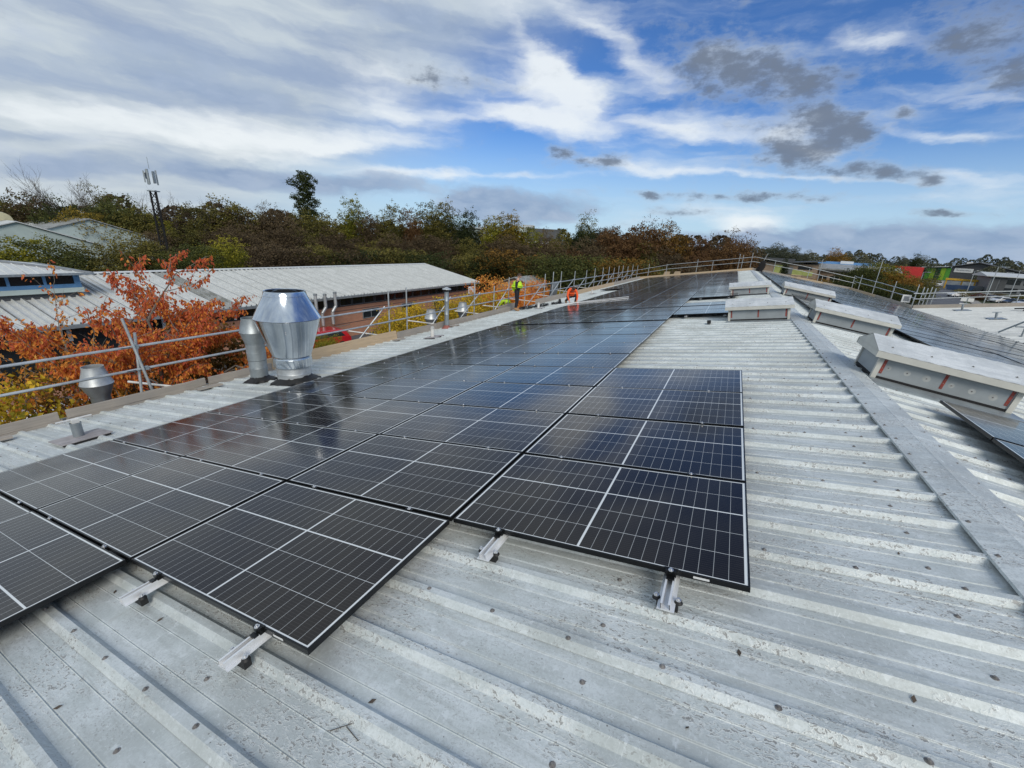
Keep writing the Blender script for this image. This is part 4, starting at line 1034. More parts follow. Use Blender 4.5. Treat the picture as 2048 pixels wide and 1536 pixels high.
Pst = dict(pelvis=(0, 0, .95), waist=(0, 0, 1.10), chest=(.01, 0, 1.30), neck0=(-.01, 0, 1.46), neck=(.02, 0, 1.55), head=(.05, 0, 1.62), look=(1, .1, -.35),
           shL=(-.01, .19, 1.42), elL=(.02, .25, 1.15), wrL=(.20, .16, 1.05), shR=(-.01, -.19, 1.42), elR=(-.02, -.25, 1.14), wrR=(.18, -.16, 1.05),
           hipL=(0, .09, .88), knL=(.03, .11, .48), anL=(-.02, .12, .09), toL=(.14, .14, .04), hipR=(0, -.09, .88), knR=(.02, -.10, .48), anR=(-.03, -.11, .09), toR=(.13, -.12, .04))
XP = -7.75
person(T((XP, 17.55, roofz(XP))) @ RZ(20), Pst, ('navy_cloth', 'navy_cloth', 'boot_tan'), 'standing worker in a yellow hi-vis vest and dark trousers looking down at his hands', 'hi_vis_yellow')
Pcr = dict(pelvis=(-.05, 0, .40), waist=(.02, 0, .52), chest=(.16, 0, .66), neck0=(.25, 0, .74), neck=(.31, 0, .78), head=(.38, 0, .80), look=(.75, 0, -1),
           shL=(.24, .19, .70), elL=(.36, .27, .44), wrL=(.48, .22, .20), shR=(.24, -.19, .70), elR=(.36, -.27, .44), wrR=(.46, -.18, .18),
           hipL=(-.02, .11, .38), knL=(.30, .25, .46), anL=(.14, .24, .10), toL=(.28, .27, .04), hipR=(-.02, -.11, .36), knR=(.30, -.20, .30), anR=(-.05, -.22, .10), toR=(.10, -.24, .04))
person(T((-6.0, 20.4, roofz(-6.0))) @ RZ(-55), Pcr, ('hi_vis_orange', 'grey_cloth', 'boot_tan'), 'crouching worker in an orange hi-vis jacket reaching down to the panel rails')
person(T((-9.15, 19.3, -1.95)) @ RZ(150), Pcr, ('hi_vis_yellow', 'navy_cloth', 'boot_tan'), 'bent worker in a yellow hi-vis jacket outside the guardrail behind the standing man')
# cables and tools on the sheets near the workers
cr = random.Random(4)
def cable(nm, c0, n_, rad_, lab, mat='rubber'):
    mb = MB(); p = None
    for i_ in range(n_):
        a = i_ * .55; q = Vector((c0[0] + math.cos(a) * rad_ * cr.uniform(.7, 1.2), c0[1] + math.sin(a) * rad_ * 2.0 * cr.uniform(.7, 1.2) + i_ * .004, 0)); 
        q.z = CREST + .012 + cr.uniform(0, .10) * (1 if i_ % 3 else .2)
        if p is not None: mb.tube(p, q, .014, n=5)
        p = q
    return mb.build(nm, mat, None, ML, label=lab, category='cable')
cable('cable_coil', (-7.35, 19.3), 70, .30, 'tangled black cable coil on the sheets beside the pale vent pipe')
cable('cable_coil', (-7.75, 18.3), 60, .28, 'tangled black cable coil by the standing worker\'s feet')
cable('cable_coil', (-6.9, 20.4), 50, .22, 'smaller black cable coil nearest the crouching worker')
wh = MB(); wh.lathe([(.05, -.03), (.13, -.03), (.13, .03), (.05, .03), (.05, -.03)], n=18)
wh.build('cable_reel', 'rubber', None, ML @ T((-6.62, 20.3, CREST + .14)) @ Matrix.Rotation(R(90), 4, 'Y'), smooth=True, label='small round black cable reel standing next to the crouching worker', category='reel')

# ------------------------------------------------------------------ neighbouring white-roofed building
nb = empty('neighbour_building', label='long brick building with a low white metal roof across the yard on the left', category='building')
NX0, NZ0, NX1, NZ1 = -25.1, -2.80, -33.2, -1.28
Y0N, Y1N = -24.0, 42.4
nl = math.hypot(NX1 - NX0, NZ1 - NZ0); na = math.atan2(NZ1 - NZ0, NX0 - NX1)
MN = Matrix(((-math.cos(na), 0, math.sin(na), NX0), (0, -1, 0, 0), (math.sin(na), 0, math.cos(na), NZ0), (0, 0, 0, 1)))
MN2 = Matrix(((math.cos(na), 0, -math.sin(na), 2 * NX1 - NX0), (0, 1, 0, 0), (math.sin(na), 0, math.cos(na), NZ0), (0, 0, 0, 1)))
nme = sheet_mesh('roof_sheet', 0, nl, 'white_roof', fine=False); ome = sheet_mesh('roof_sheet', 0, nl, 'old_roof', fine=False)
nr_ = random.Random(9)
for k in range(66):
    yk = Y1N - 1 - k
    link('roof_sheet', ome if k == 28 else nme, nb, MN @ T((0, -(yk + 1), .028 + nr_.uniform(0, .008))) @ Matrix.Diagonal((1, .94, 3.0, 1)))
    link('roof_sheet', nme, nb, MN2 @ T((0, yk, 0)))
MB().ext([(NX1 - .3, NZ1 - .03), (NX1, NZ1 + .05), (NX1 + .3, NZ1 - .03), (NX1, NZ1 + .03)], 'y', Y0N, Y1N).build('ridge_cap', 'white_roof', nb)
MB().box((NX0 - .02, Y0N, NZ0 - .20), (NX0 + .12, Y1N, NZ0 - .035)).build('gutter', 'galv_dull', nb)
WX = NX0 - .75
MB().box((WX - .3, Y0N + .5, GZ), (WX, Y1N - .4, NZ0 - 1.0)).build('brick_wall', 'brick_orange', nb)
MB().box((WX - .3, Y0N + .5, NZ0 - 1.0 + .001), (WX - .06, Y1N - .4, NZ0 - .1)).build('fascia_wall', 'charcoal_clad', nb)
MB().box((NX0 - 1.2, Y0N, NZ0 - .24), (NX0 - .03, Y1N, NZ0 - .205)).build('soffit', 'charcoal_clad', nb)
MB().ext([(WX, GZ), (WX, NZ0 - .1), (NX1, NZ1 - .1), (2 * NX1 - NX0 + .7, NZ0 - .1), (2 * NX1 - NX0 + .7, GZ)], 'y', Y1N - .39, Y1N - .15).build('gable_wall', 'brick_orange', nb)
y_ = 22.6; q = 0
while y_ < 41:
    wdt = 1.25
    wn_ = MB().box((WX - .055, y_, NZ0 - .93), (WX - .02, y_ + wdt - .12, NZ0 - .27)).build('window', 'grey_clad', nb)
    MB().box((WX - .019, y_ + .05, NZ0 - .88), (WX - .012, y_ + wdt - .17, NZ0 - .32)).build('pane', 'window_glass', wn_)
    y_ += wdt; q += 1
for y_ in (24.8, 29.6, 34.5):
    wn_ = MB().box((WX + .002, y_, -5.0), (WX + .05, y_ + 1.9, -4.2)).build('window', 'galv_dull', nb)
    for q in (0, 1): MB().box((WX + .052, y_ + .06 + q * .93, -4.93), (WX + .058, y_ + .90 + q * .93, -4.27)).build('pane', 'window_glass', wn_)
for zz_ in (-4.1, -5.15, -5.7): MB().box((WX + .001, 21.8, zz_ - .02), (WX + .012, 41.5, zz_ + .02)).build('brick_band', 'charcoal_clad', nb)
MB().box((WX, -2, NZ0 - .9), (WX + .06, 21, NZ0 - .25)).build('dark_glazing', 'window_dark', nb)
for q in range(11):
    MB().box((WX + .061, 1.0 + q * 1.9 , NZ0 - .9), (WX + .10, 1.16 + q * 1.9, NZ0 - .25)).build('mullion', 'white_paint' if q % 2 else 'grey_clad', nb)
MB().box((WX + .01, 3.8, NZ0 - 2.7), (WX + .055, 10.5, NZ0 - .91)).build('dark_glazing', 'window_dark', nb)
MB().box((WX + .13, 17.2, NZ0 - .50), (WX + .16, 18.8, NZ0 - .44)).build('lit_strip', 'window_lit_strip', nb)
# three flues up the wall
for i_, (yb_, yt_, zt) in enumerate(((19.5, 19.5, -2.42), (19.95, 20.3, -2.48), (20.85, 21.2, -2.42))):
    o = empty('wall_flue', T((-24.75, 0, 0)), label='%s of the three galvanised flue pipes rising past the white roof eave' % ('left one', 'middle one', 'right one')[i_], category='flue', group='flue pipes on the brick wall')
    if yb_ == yt_: pts = [(0, yb_, -5.2), (0, yt_, zt)]
    else: pts = [(0, yb_, -4.75), (0, yb_, -3.85), (0, yt_, -3.45), (0, yt_, zt)]
    mb = MB()
    for a, b in zip(pts[:-1], pts[1:]): mb.tube(a, b, .115, n=12)
    mb.build('pipe', 'galv_tube', o, smooth=True)
    MB().lathe([(.115, zt - .12), (.13, zt - .1), (.13, zt + .02), (.09, zt + .02)], (0, yt_, 0), 14).build('collar', 'galv_dull', o, smooth=True)
MB().box((-.02, 0, 0), (.02, 3.2, .04)).build('cable_tray', 'galv_dull', None, T((-24.4, 18.9, -4.95)), label='thin grey horizontal tray on the brick wall above the red car', category='tray')
# raised clerestory with blue windows on the left part of the roof
cl = empty('clerestory', label='raised roof lantern with blue framed windows on the far left white roof', category='roof lantern')
CX = -29.0; CY1 = 8.65; CY0 = -20
MB().box((CX - 8.2, CY0, -2.2), (CX - .06, CY1 - .06, -.93)).build('core_wall', 'charcoal_clad', cl)
MB().box((CX - .05, CY0, -1.85), (CX + .10, CY1 + .08, -1.62)).build('kerb_flashing', 'pale_clad', cl)
MB().box((CX - .04, CY0, -1.618), (CX + .05, CY1 + .03, -1.43)).build('sill', 'blue_frame', cl)
MB().box((CX - .04, CY0, -.955), (CX + .05, CY1 + .03, -.90)).build('head_frame', 'blue_frame', cl)
yy = CY1; q = 0
while yy > CY0 + 1.6:
    wn_ = MB().box((CX - .04, yy - .11, -1.429), (CX + .04, yy + .02 if q == 0 else yy + .0, -.956)).build('window_post', 'blue_frame', cl)
    if q == 0: MB().box((CX - .03, yy - .22, -1.429), (CX + .055, yy - .112, -.956)).build('window_post', 'blue_frame', cl)
    MB().box((CX - .02, yy - 1.24 + .001, -1.429), (CX - .01, yy - .111, -.956)).build('pane', 'window_glass', cl)
    yy -= 1.24; q += 1
ex, ez, rx_, rz_ = CX + .45, -.90, CX - 3.6, -.20
mb = MB()
vs = [(ex, CY0, ez), (ex, CY1 + .45, ez), (rx_, CY1 - 3.6, rz_), (rx_, CY0, rz_), (2 * rx_ - ex, CY0, ez), (2 * rx_ - ex, CY1 + .45, ez)]
mb.add(vs, [(0, 1, 2, 3), (1, 5, 2), (3, 2, 5, 4)]); hp = mb.build('hipped_roof', 'white_roof', cl)
d1 = (Vector((rx_ - ex, 0, rz_ - ez))).normalized(); Ls = math.hypot(rx_ - ex, rz_ - ez)
rb = MB(); yq = CY1 + .2
while yq > -14:
    yq -= .333
    tmax = min(1.0, max(0.0, (CY1 + .45 - yq) / 4.05)) * Ls
    if tmax < .2: continue
    a = Vector((ex, yq, ez + .006)); b = a + d1 * tmax
    rb.add([a + Vector((0, -.03, 0)), b + Vector((0, -.03, 0)), b + Vector((0, 0, .035)), a + Vector((0, 0, .035)), a + Vector((0, .03, 0)), b + Vector((0, .03, 0))], [(0, 3, 2, 1), (3, 4, 5, 2)])
rb.build('roof_ribs', 'white_roof', cl, kind='stuff')
MB().tube((ex, CY1 + .45, ez + .03), (rx_, CY1 - 3.6, rz_ + .04), .06, n=6).build('hip_cap', 'lead', cl)
MB().box((ex, CY0, ez - .06), (ex + .07, CY1 + .5, ez + .05)).build('gutter', 'galv_dull', cl)
MB().box((2 * rx_ - ex, CY1 + .451, ez - .06), (ex - .001, CY1 + .52, ez + .05)).build('gutter', 'galv_dull', cl)
MB().box((CX + .06, CY0, ez - .06), (ex - .001, CY1 + .44, ez - .03)).build('soffit', 'galv_dull', cl)
# small brick shed beyond its gable
sh_ = empty('brick_shed', T((-25.5, 52.5, 0)), label='small brick shed with a mossy grey pitched roof beyond the white roof', category='shed')
MB().ext([(-3, GZ), (3.2, GZ), (3.2, -3.9), (0, -2.9), (-3, -3.9)], 'y', 0, 9).build('wall', 'brick_buff', sh_)
MB().ext([(-3.4, -4.02), (0, -2.85), (3.6, -4.02), (3.6, -3.9), (0, -2.72), (-3.4, -3.9)], 'y', -.3, 9.3).build('roof', 'old_roof', sh_)
MB().box((-.9, -.06, -5.6), (.7, -.02, -4.3)).build('notice_panel', 'pale_clad', sh_)
sbx = empty('wall_box', T((-24.6, 39.2, -3.9)), label='small white square box under the white roof eave near its far end', category='box')
MB().box((0, 0, 0), (.25, 1.1, .75)).build('case', 'white_paint', sbx)

# ------------------------------------------------------------------ vehicles
tyre_me = MB().lathe([(.19, -.10), (.31, -.10), (.33, -.07), (.33, .07), (.31, .10), (.19, .10)], n=20).mesh('tyre', 'rubber', True)
rim_me = MB().lathe([(.0, .085), (.05, .09), (.06, .07), (.185, .075), (.19, .10), (.19, -.1)], n=12).mesh('rim', 'galv_bright', True)
def car(M, paint, lab, kind='hatch', cat='car', group=None):
    o = empty('parked_' + ('van' if kind in ('van',) else 'car'), M, label=lab, category=cat, group=group)
    if kind == 'van': L, W, pr = 5.4, 1.95, [(-2.65, .35), (-2.7, .9), (-2.66, 2.1), (-2.55, 2.32), (1.0, 2.36), (1.25, 2.28), (1.95, 1.35), (2.6, 1.12), (2.72, .85), (2.70, .35)]
    elif kind == 'estate': L, W, pr = 4.5, 1.78, [(-2.2, .32), (-2.25, .8), (-2.15, 1.0), (-1.95, 1.42), (-1.5, 1.5), (.3, 1.48), (1.1, .98), (2.0, .82), (2.2, .65), (2.2, .32)]
    elif kind == 'suv': L, W, pr = 4.5, 1.85, [(-2.2, .38), (-2.25, .95), (-2.1, 1.15), (-1.85, 1.62), (-1.4, 1.70), (.3, 1.66), (1.0, 1.15), (2.0, 1.0), (2.2, .8), (2.2, .38)]
    else: L, W, pr = 4.0, 1.72, [(-1.95, .32), (-2.0, .75), (-1.92, .95), (-1.62, 1.38), (-1.2, 1.46), (.3, 1.45), (1.05, .98), (1.8, .80), (1.97, .62), (1.97, .32)]
    n = len(pr); zb = pr[2][1]; zt = max(p[1] for p in pr)
    def hw(z_): return W / 2 * (1 - .16 * max(0, (z_ - zb)) / (zt - zb)) if kind != 'van' else W / 2 * (1 - .05 * max(0, z_ - 1) / 1.4)
    mb = MB(); rowsv = []
    for side, ins in ((-1, 1), (-1, .90), (1, .90), (1, 1)):
        pass
    vs = []
    for (x_, z_) in pr: vs.append((x_, -hw(z_), z_))
    for (x_, z_) in pr: vs.append((x_ * .985, -hw(z_) * .90, z_ + (.03 if z_ > .5 else 0)))
    for (x_, z_) in pr: vs.append((x_ * .985, hw(z_) * .90, z_ + (.03 if z_ > .5 else 0)))
    for (x_, z_) in pr: vs.append((x_, hw(z_), z_))
    fs = [tuple(range(n)), tuple(range(4 * n - 1, 3 * n - 1, -1))]
    for r_ in range(3):
        for i in range(n):
            j = (i + 1) % n; fs.append((r_ * n + i, r_ * n + n + i, r_ * n + n + j, r_ * n + j))
    mb.add(vs, fs); mb.build('body', paint, o, smooth=False)
    # side glass
    fx = [p[0] for p in pr]
    if kind == 'van':
        gl = [(1.05, 1.35), (1.72, 1.35), (1.2, 2.05), (1.05, 2.1)]
    else:
        rx = pr[3][0]; gl = [(rx + .05, zb + .06), (pr[6][0] - .22, zb + .06), (pr[5][0] - .05, zt - .10), (rx + .38, zt - .10)]
    for sgn in (-1, 1):
        vs = [(x_, sgn * (hw(z_) + .006), z_) for x_, z_ in gl]
        MB().add(vs, [(0, 1, 2, 3) if sgn < 0 else (3, 2, 1, 0)]).build('side_window', 'window_glass', o)
    i0, i1 = (6, 5) if kind != 'van' else (6, 5)
    a, b = pr[i0], pr[i1]; k1, k2 = .12, .88
    def on(a, b, k): return (a[0] + (b[0] - a[0]) * k, a[1] + (b[1] - a[1]) * k)
    p0, p1 = on(a, b, k1), on(a, b, k2); nx, nz = (b[1] - a[1]), -(b[0] - a[0]); nn = math.hypot(nx, nz); nx, nz = abs(nx) / nn * .02, abs(nz) / nn * .045
    MB().add([(p0[0] + nx, -hw(p0[1]) * .86, p0[1] + nz), (p0[0] + nx, hw(p0[1]) * .86, p0[1] + nz), (p1[0] + nx, hw(p1[1]) * .86, p1[1] + nz), (p1[0] + nx, -hw(p1[1]) * .86, p1[1] + nz)], [(0, 1, 2, 3)]).build('windscreen', 'window_glass', o)
    a, b = pr[2], pr[3]; p0, p1 = on(a, b, .12), on(a, b, .9)
    MB().add([(p0[0] - .04, hw(p0[1]) * .86, p0[1] + .02), (p0[0] - .04, -hw(p0[1]) * .86, p0[1] + .02), (p1[0] - .04, -hw(p1[1]) * .82, p1[1] + .02), (p1[0] - .04, hw(p1[1]) * .82, p1[1] + .02)], [(0, 1, 2, 3)]).build('rear_window', 'window_glass', o)
    x0, x1 = pr[1][0], pr[-2][0]
    for sgn in (-1, 1):
        MB().box((x0 - .01, sgn * W * .40 - .11, .72), (x0 + .06, sgn * W * .40 + .11, .88)).build('tail_light', 'tail_lamp', o)
        MB().box((x1 - .16, sgn * W * .36 - .16, .62), (x1 + .015, sgn * W * .36 + .16, .75)).build('headlight', 'head_lamp', o)
    MB().box((x0 - .02, -.26, .48), (x0 + .04, .26, .59)).build('number_plate', 'yellow_paint', o)
    MB().box((x0 - .03, -W / 2 + .06, .28), (x1 + .02, W / 2 - .06, .42)).build('sill_trim', 'rubber', o)
    for x_ in (x0 + .75, x1 - .80):
        for sgn in (-1, 1):
            wh_ = empty('wheel', T((x_, sgn * (W / 2 - .08), .33)) @ Matrix.Rotation(R(-90 * sgn), 4, 'X'), o)
            link('tyre', tyre_me, wh_); link('rim', rim_me, wh_)
    return o
G0 = GZ + .02
car(T((-24.0, 18.9, G0)) @ RZ(-102), 'car_red', 'red hatchback parked by the brick wall below the flue pipes', 'hatch')
car(T((-24.2, 29.6, G0)) @ RZ(-70), 'car_black', 'black car half hidden by yellow bushes beside the brick wall', 'hatch')
car(T((-23.8, 33.8, G0)) @ RZ(-74), 'car_black', 'second dark car farther along the brick wall behind the bushes', 'suv')
car(T((-19.4, 4.7, G0)) @ RZ(70), 'car_white', 'white car seen through the lower branches of the orange tree', 'estate')
car(T((-18.6, 10.2, G0)) @ RZ(80), 'car_silver', 'silver car under the orange tree near the dark glazing', 'hatch')
car(T((77.0, 235, GZ + .04)) @ RZ(-112), 'car_white', 'white van driving down the road towards the roof', 'van', 'van')
car(T((98, 322, GZ + .04)) @ RZ(-100), 'car_blue', 'dark blue van parked at the foot of the green striped warehouse', 'van', 'van')
cp_ = [(63.5, 163, 'car_red', 'hatch', 'dark red car at the far end of the parked row'), (62.6, 158.5, 'car_white', 'suv', 'white tall car beside the dark red one in the row'),
       (62.2, 154, 'car_silver', 'estate', 'silver estate car in the middle of the parked row'), (62.2, 149.8, 'car_white', 'hatch', 'white hatchback next to the silver estate'),
       (62.6, 145.6, 'car_black', 'hatch', 'black hatchback in the row by the grass verge'), (63.2, 141.2, 'car_white', 'suv', 'white off-roader nearest the lamp post'),
       (66.5, 139.0, 'car_silver', 'estate', 'silver car nearest the right edge of the parked row'), (58.5, 163.5, 'car_white', 'hatch', 'small white car beside the road sign')]
for x_, y_, pnt, kd, lab in cp_: car(T((x_, y_, GZ + .10)) @ RZ(-160 + nr_.uniform(-6, 6)), pnt, lab, kd, group='cars parked beyond the pale roof')

# ------------------------------------------------------------------ trees
def crown_mesh(name, seed, blobs_, n, ls, flat=.5, mat='leaf_olive', low=None, aspect=1.0, shell=.55):
    """leaf-sized faces spread through lumpy ellipsoids; 'tone' per face picks the leaf colour"""
    r_ = random.Random(seed); vs = []; fs = []; tone = []
    vol = [b[3] * b[4] for b in blobs_]; tot = sum(vol)
    for b, v_ in zip(blobs_, vol):
        k = int(n * v_ / tot); bt = r_.uniform(-.18, .18)
        ncl = max(4, k // 13)
        cl = []
        for _ in range(ncl):
            while True:
                p = Vector((r_.gauss(0, 1), r_.gauss(0, 1), r_.gauss(0, 1)))
                if p.length > .01: break
            p.normalize(); rad = (shell + (1 - shell) * r_.random()) * (1 + r_.uniform(-.12, .10))
            if p.z < -.2: rad *= .85
            cl.append((p * rad, r_.uniform(-.2, .2)))
        for _ in range(k):
            q, ct_ = r_.choice(cl); s_ = .15
            p = Vector((q.x * b[3] + r_.gauss(0, s_) * min(b[3], 1.6), q.y * b[3] + r_.gauss(0, s_) * min(b[3], 1.6), q.z * b[4] + r_.gauss(0, s_ * .8) * min(b[4], 1.4))) + Vector(b[:3])
            if low is not None and p.z < low: p.z = low + r_.random() * .4
            nrm = (Vector((q.x, q.y, q.z + .35)).normalized() * flat + Vector((r_.gauss(0, 1), r_.gauss(0, 1), r_.gauss(0, 1))).normalized()).normalized()
            a = nrm.orthogonal().normalized(); an = r_.uniform(0, 6.28); bb = nrm.cross(a)
            u = (a * math.cos(an) + bb * math.sin(an)); w_ = nrm.cross(u); l_ = ls * r_.uniform(.6, 1.35)
            o_ = len(vs)
            vs += [p - u * l_ * .5 * aspect, p + w_ * l_ * .32 + nrm * l_ * .08, p + u * l_ * .5 * aspect, p - w_ * l_ * .32 + nrm * l_ * .08]
            fs.append((o_, o_ + 1, o_ + 2, o_ + 3)); tone.append(min(1, max(0, .5 + bt + ct_ + r_.uniform(-.25, .25) + .10 * q.z)))
    me = bpy.data.meshes.new(name); me.from_pydata(vs, [], fs); me.materials.append(MAT[mat])
    at = me.attributes.new('tone', 'FLOAT', 'FACE'); at.data.foreach_set('value', tone); me.update()
    return me
def lump(seed, r, h, z0, k=9, spread=.55):
    r_ = random.Random(seed); out = [(0, 0, z0 + h * .5, r * .75, h * .42)]
    for i in range(k):
        a = i * 2.4 + r_.uniform(-.4, .4); d = r * spread * r_.uniform(.6, 1.1); q = r_.uniform(.42, .60)
        out.append((math.cos(a) * d, math.sin(a) * d, z0 + h * r_.uniform(.22, .82), r * q, h * q * .62))
    return out
CR = {'round': [crown_mesh('crown', 10 + i, lump(10 + i, 4.2, 9.5, 1.2, 15), 15000, .24, .75, shell=.72) for i in range(4)],
      'tall': [crown_mesh('crown', 20 + i, lump(20 + i, 4.0, 12.0, 1.6, 18, .38), 14000, .24, .75, shell=.7) for i in range(3)],
      'loose': [crown_mesh('crown', 30 + i, lump(30 + i, 3.8, 9.0, 3.0, 13, .5), 7000, .20, .4, shell=.3) for i in range(3)],
      'bush': [crown_mesh('crown', 40 + i, lump(40 + i, 2.6, 4.2, 0, 9, .6), 9000, .14, .7, low=0, shell=.7) for i in range(3)],
      'conifer': [crown_mesh('crown', 50, [(1.0 * math.cos(i * 2.4), 1.0 * math.sin(i * 2.4), 4.0 + i * .78, (2.1 - .02 * i) + .5 * math.sin(i * 1.9), 1.1) for i in range(17)], 17000, .26, .6, shell=.5)]}
def trunk_mesh(seed, h, r, limbs=7, spread=2.2, fine=0):
    r_ = random.Random(seed); mb = MB()
    pts = [Vector((0, 0, 0))]
    for i in range(5): pts.append(pts[-1] + Vector((r_.uniform(-.12, .12), r_.uniform(-.12, .12), h / 5)))
    for i in range(5): mb.tube(pts[i], pts[i + 1], r * (1 - i * .16), r * (1 - (i + 1) * .16), 8, cap=False)
    def limb(p, d, L, q, dep):
        e = p
        for s_ in range(3):
            nd = (d + Vector((r_.uniform(-.3, .3), r_.uniform(-.3, .3), r_.uniform(-.1, .3)))).normalized(); ne = e + nd * L / 3
            mb.tube(e, ne, q * (1 - s_ * .25), q * (1 - (s_ + 1) * .25), 5 if dep else 4, cap=False); e = ne; d = nd
            if dep > 0:
                for _ in range(2): limb(e, (d + Vector((r_.uniform(-.9, .9), r_.uniform(-.9, .9), r_.uniform(-.2, .6)))).normalized(), L * r_.uniform(.45, .65), q * .45, dep - 1)
    for i in range(limbs):
        a = i * 2.4; k = r_.uniform(.35, 1.0); p = pts[min(5, int(k * 5))]
        limb(p, Vector((math.cos(a), math.sin(a), r_.uniform(.6, 1.3))).normalized(), spread * r_.uniform(.8, 1.3), r * .42, fine)
    return mb
TRK = [trunk_mesh(i, 6.0, .28, 7, 2.2, 1).mesh('trunk', 'bark', True) for i in range(3)]
BARE = [trunk_mesh(60 + i, 5.0, .22, 12, 4.6, 3).mesh('crown', 'twig_grey', False) for i in range(2)]
def tree(x_, y_, h, kind, mat, lab, group='trees of the wood beyond the white roof', wid=1.0, z_=GZ, cat='tree', name='tree'):
    base_h = {'round': 11.0, 'tall': 14.2, 'loose': 12.6, 'bush': 4.3, 'conifer': 17.5, 'bare': 10.5}[kind]
    k = h / base_h; o = empty(name, T((x_, y_, z_)) @ RZ(rnd.uniform(0, 360)), label=lab, category=cat, group=group)
    S_ = Matrix.Diagonal((k * wid, k * wid, k, 1))
    if kind == 'bare':
        link('branches', rnd.choice(BARE), o, S_); return o
    cr_ = link('crown', rnd.choice(CR[kind]), o, S_)
    cr_.material_slots[0].link = 'OBJECT'; cr_.material_slots[0].material = MAT[mat]
    if kind != 'bush': link('trunk', rnd.choice(TRK), o, S_)
    return o
def polar(azd, d): return (CAMPOS[0] + d * math.sin(R(azd)), CAMPOS[1] + d * math.cos(R(azd)))
def ptree(azd, eltop, d, kind, mat, lab, wid=1.0, **k):
    x_, y_ = polar(azd, d); h = CAMPOS[2] + d * math.tan(R(eltop)) - GZ
    return tree(x_, y_, h, kind, mat, lab, wid=wid, **k)
# skyline trees, one by one from the left edge of the view
SK = [(-77.5, 1.7, 105, 'round', 'leaf_brown', 1.25), (-75.6, 1.7, 110, 'round', 'leaf_olive', 1.2), (-73.9, 1.95, 108, 'round', 'leaf_brown', 1.2), (-72.7, 1.75, 100, 'round', 'leaf_green', 1.0),
      (-71.4, 1.25, 96, 'round', 'leaf_gold', 1.1), (-70.8, 3.2, 104, 'bare', '', 1.0), (-69.7, 2.95, 106, 'loose', 'leaf_olive', .8), (-69.0, 2.3, 100, 'round', 'leaf_green', 1.15),
      (-67.9, 1.5, 98, 'round', 'leaf_olive', 1.1), (-66.5, 1.5, 100, 'round', 'leaf_lime', 1.0), (-64.9, 1.9, 104, 'round', 'leaf_brown', 1.1), (-62.9, 2.5, 105, 'bare', '', .9),
      (-61.2, 2.45, 102, 'round', 'leaf_olive', 1.15), (-59.6, 2.9, 103, 'round', 'leaf_olive', 1.35), (-57.9, 2.5, 101, 'round', 'leaf_brown', 1.2), (-56.2, 2.7, 106, 'loose', 'leaf_brown', .9), (-54.6, 2.2, 100, 'round', 'leaf_brown', 1.2),
      (-52.1, 6.5, 118, 'conifer', 'leaf_dark', .95), (-51.6, 2.5, 98, 'round', 'leaf_olive', 1.15), (-49.3, 2.1, 100, 'round', 'leaf_olive', 1.0), (-47.0, 3.8, 99, 'tall', 'leaf_lime', .9), (-45.0, 2.7, 97, 'round', 'leaf_brown', .9),
      (-42.8, 3.4, 96, 'tall', 'leaf_olive', 1.05), (-40.4, 3.1, 97, 'tall', 'leaf_rust', .9), (-38.2, 4.0, 100, 'tall', 'leaf_olive', 1.05), (-36.4, 4.2, 98, 'tall', 'leaf_olive', 1.0), (-34.8, 3.7, 97, 'loose', 'leaf_green', 1.0), (-33.2, 3.3, 92, 'tall', 'leaf_dark', .95),
      (-31.3, 2.0, 96, 'round', 'leaf_brown', .9), (-29.5, 3.0, 84, 'tall', 'leaf_lime', 1.1), (-27.6, 3.3, 83, 'tall', 'leaf_gold', 1.2), (-26.2, 2.3, 84, 'round', 'leaf_lime', .9),
      (-23.4, 1.5, 90, 'round', 'leaf_brown', .8), (-21.4, 1.3, 86, 'round', 'leaf_olive', .8), (-19.6, 2.0, 88, 'round', 'leaf_green', .8), (-18.0, 4.0, 92, 'loose', 'leaf_olive', .75), (-17.4, 2.5, 86, 'round', 'leaf_dark', .8),
      (-15.5, 2.6, 84, 'round', 'leaf_brown', .85), (-13.4, 2.6, 80, 'round', 'leaf_rust', 1.0), (-11.0, 3.4, 84, 'round', 'leaf_rust', 1.25), (-9.0, 3.6, 86, 'loose', 'leaf_rust', 1.0), (-7.2, 2.6, 84, 'round', 'leaf_amber', .9),
      (-5.6, 2.4, 88, 'round', 'leaf_brown', .9), (-3.9, 2.2, 86, 'round', 'leaf_rust', .9), (-2.2, 2.2, 90, 'round', 'leaf_brown', .9), (-.3, 2.6, 88, 'loose', 'leaf_rust', 1.0), (-.8, 2.0, 84, 'round', 'leaf_rust', 1.05), (1.3, 1.3, 96, 'round', 'leaf_brown', .8)]
cname = {'leaf_brown': 'brown', 'leaf_olive': 'olive', 'leaf_green': 'green', 'leaf_gold': 'golden', 'leaf_lime': 'yellow-green', 'leaf_dark': 'dark green', 'leaf_rust': 'russet', 'leaf_amber': 'amber', '': 'leafless grey'}
where = lambda i: ('leftmost tree of the skyline' if i == 0 else f'{ordw(i)} tree along the skyline counted from the left')
shape = {'round': 'broad', 'tall': 'tall', 'loose': 'thin-leaved', 'bare': 'bare-branched', 'conifer': 'very tall conifer-like'}
for i, (a, e_, d, kd, mt, wd) in enumerate(SK):
    ptree(a, e_, d, kd, mt, f'{shape[kd]} {cname[mt]} tree, {where(i)}', wid=wd)
tr_ = random.Random(21)
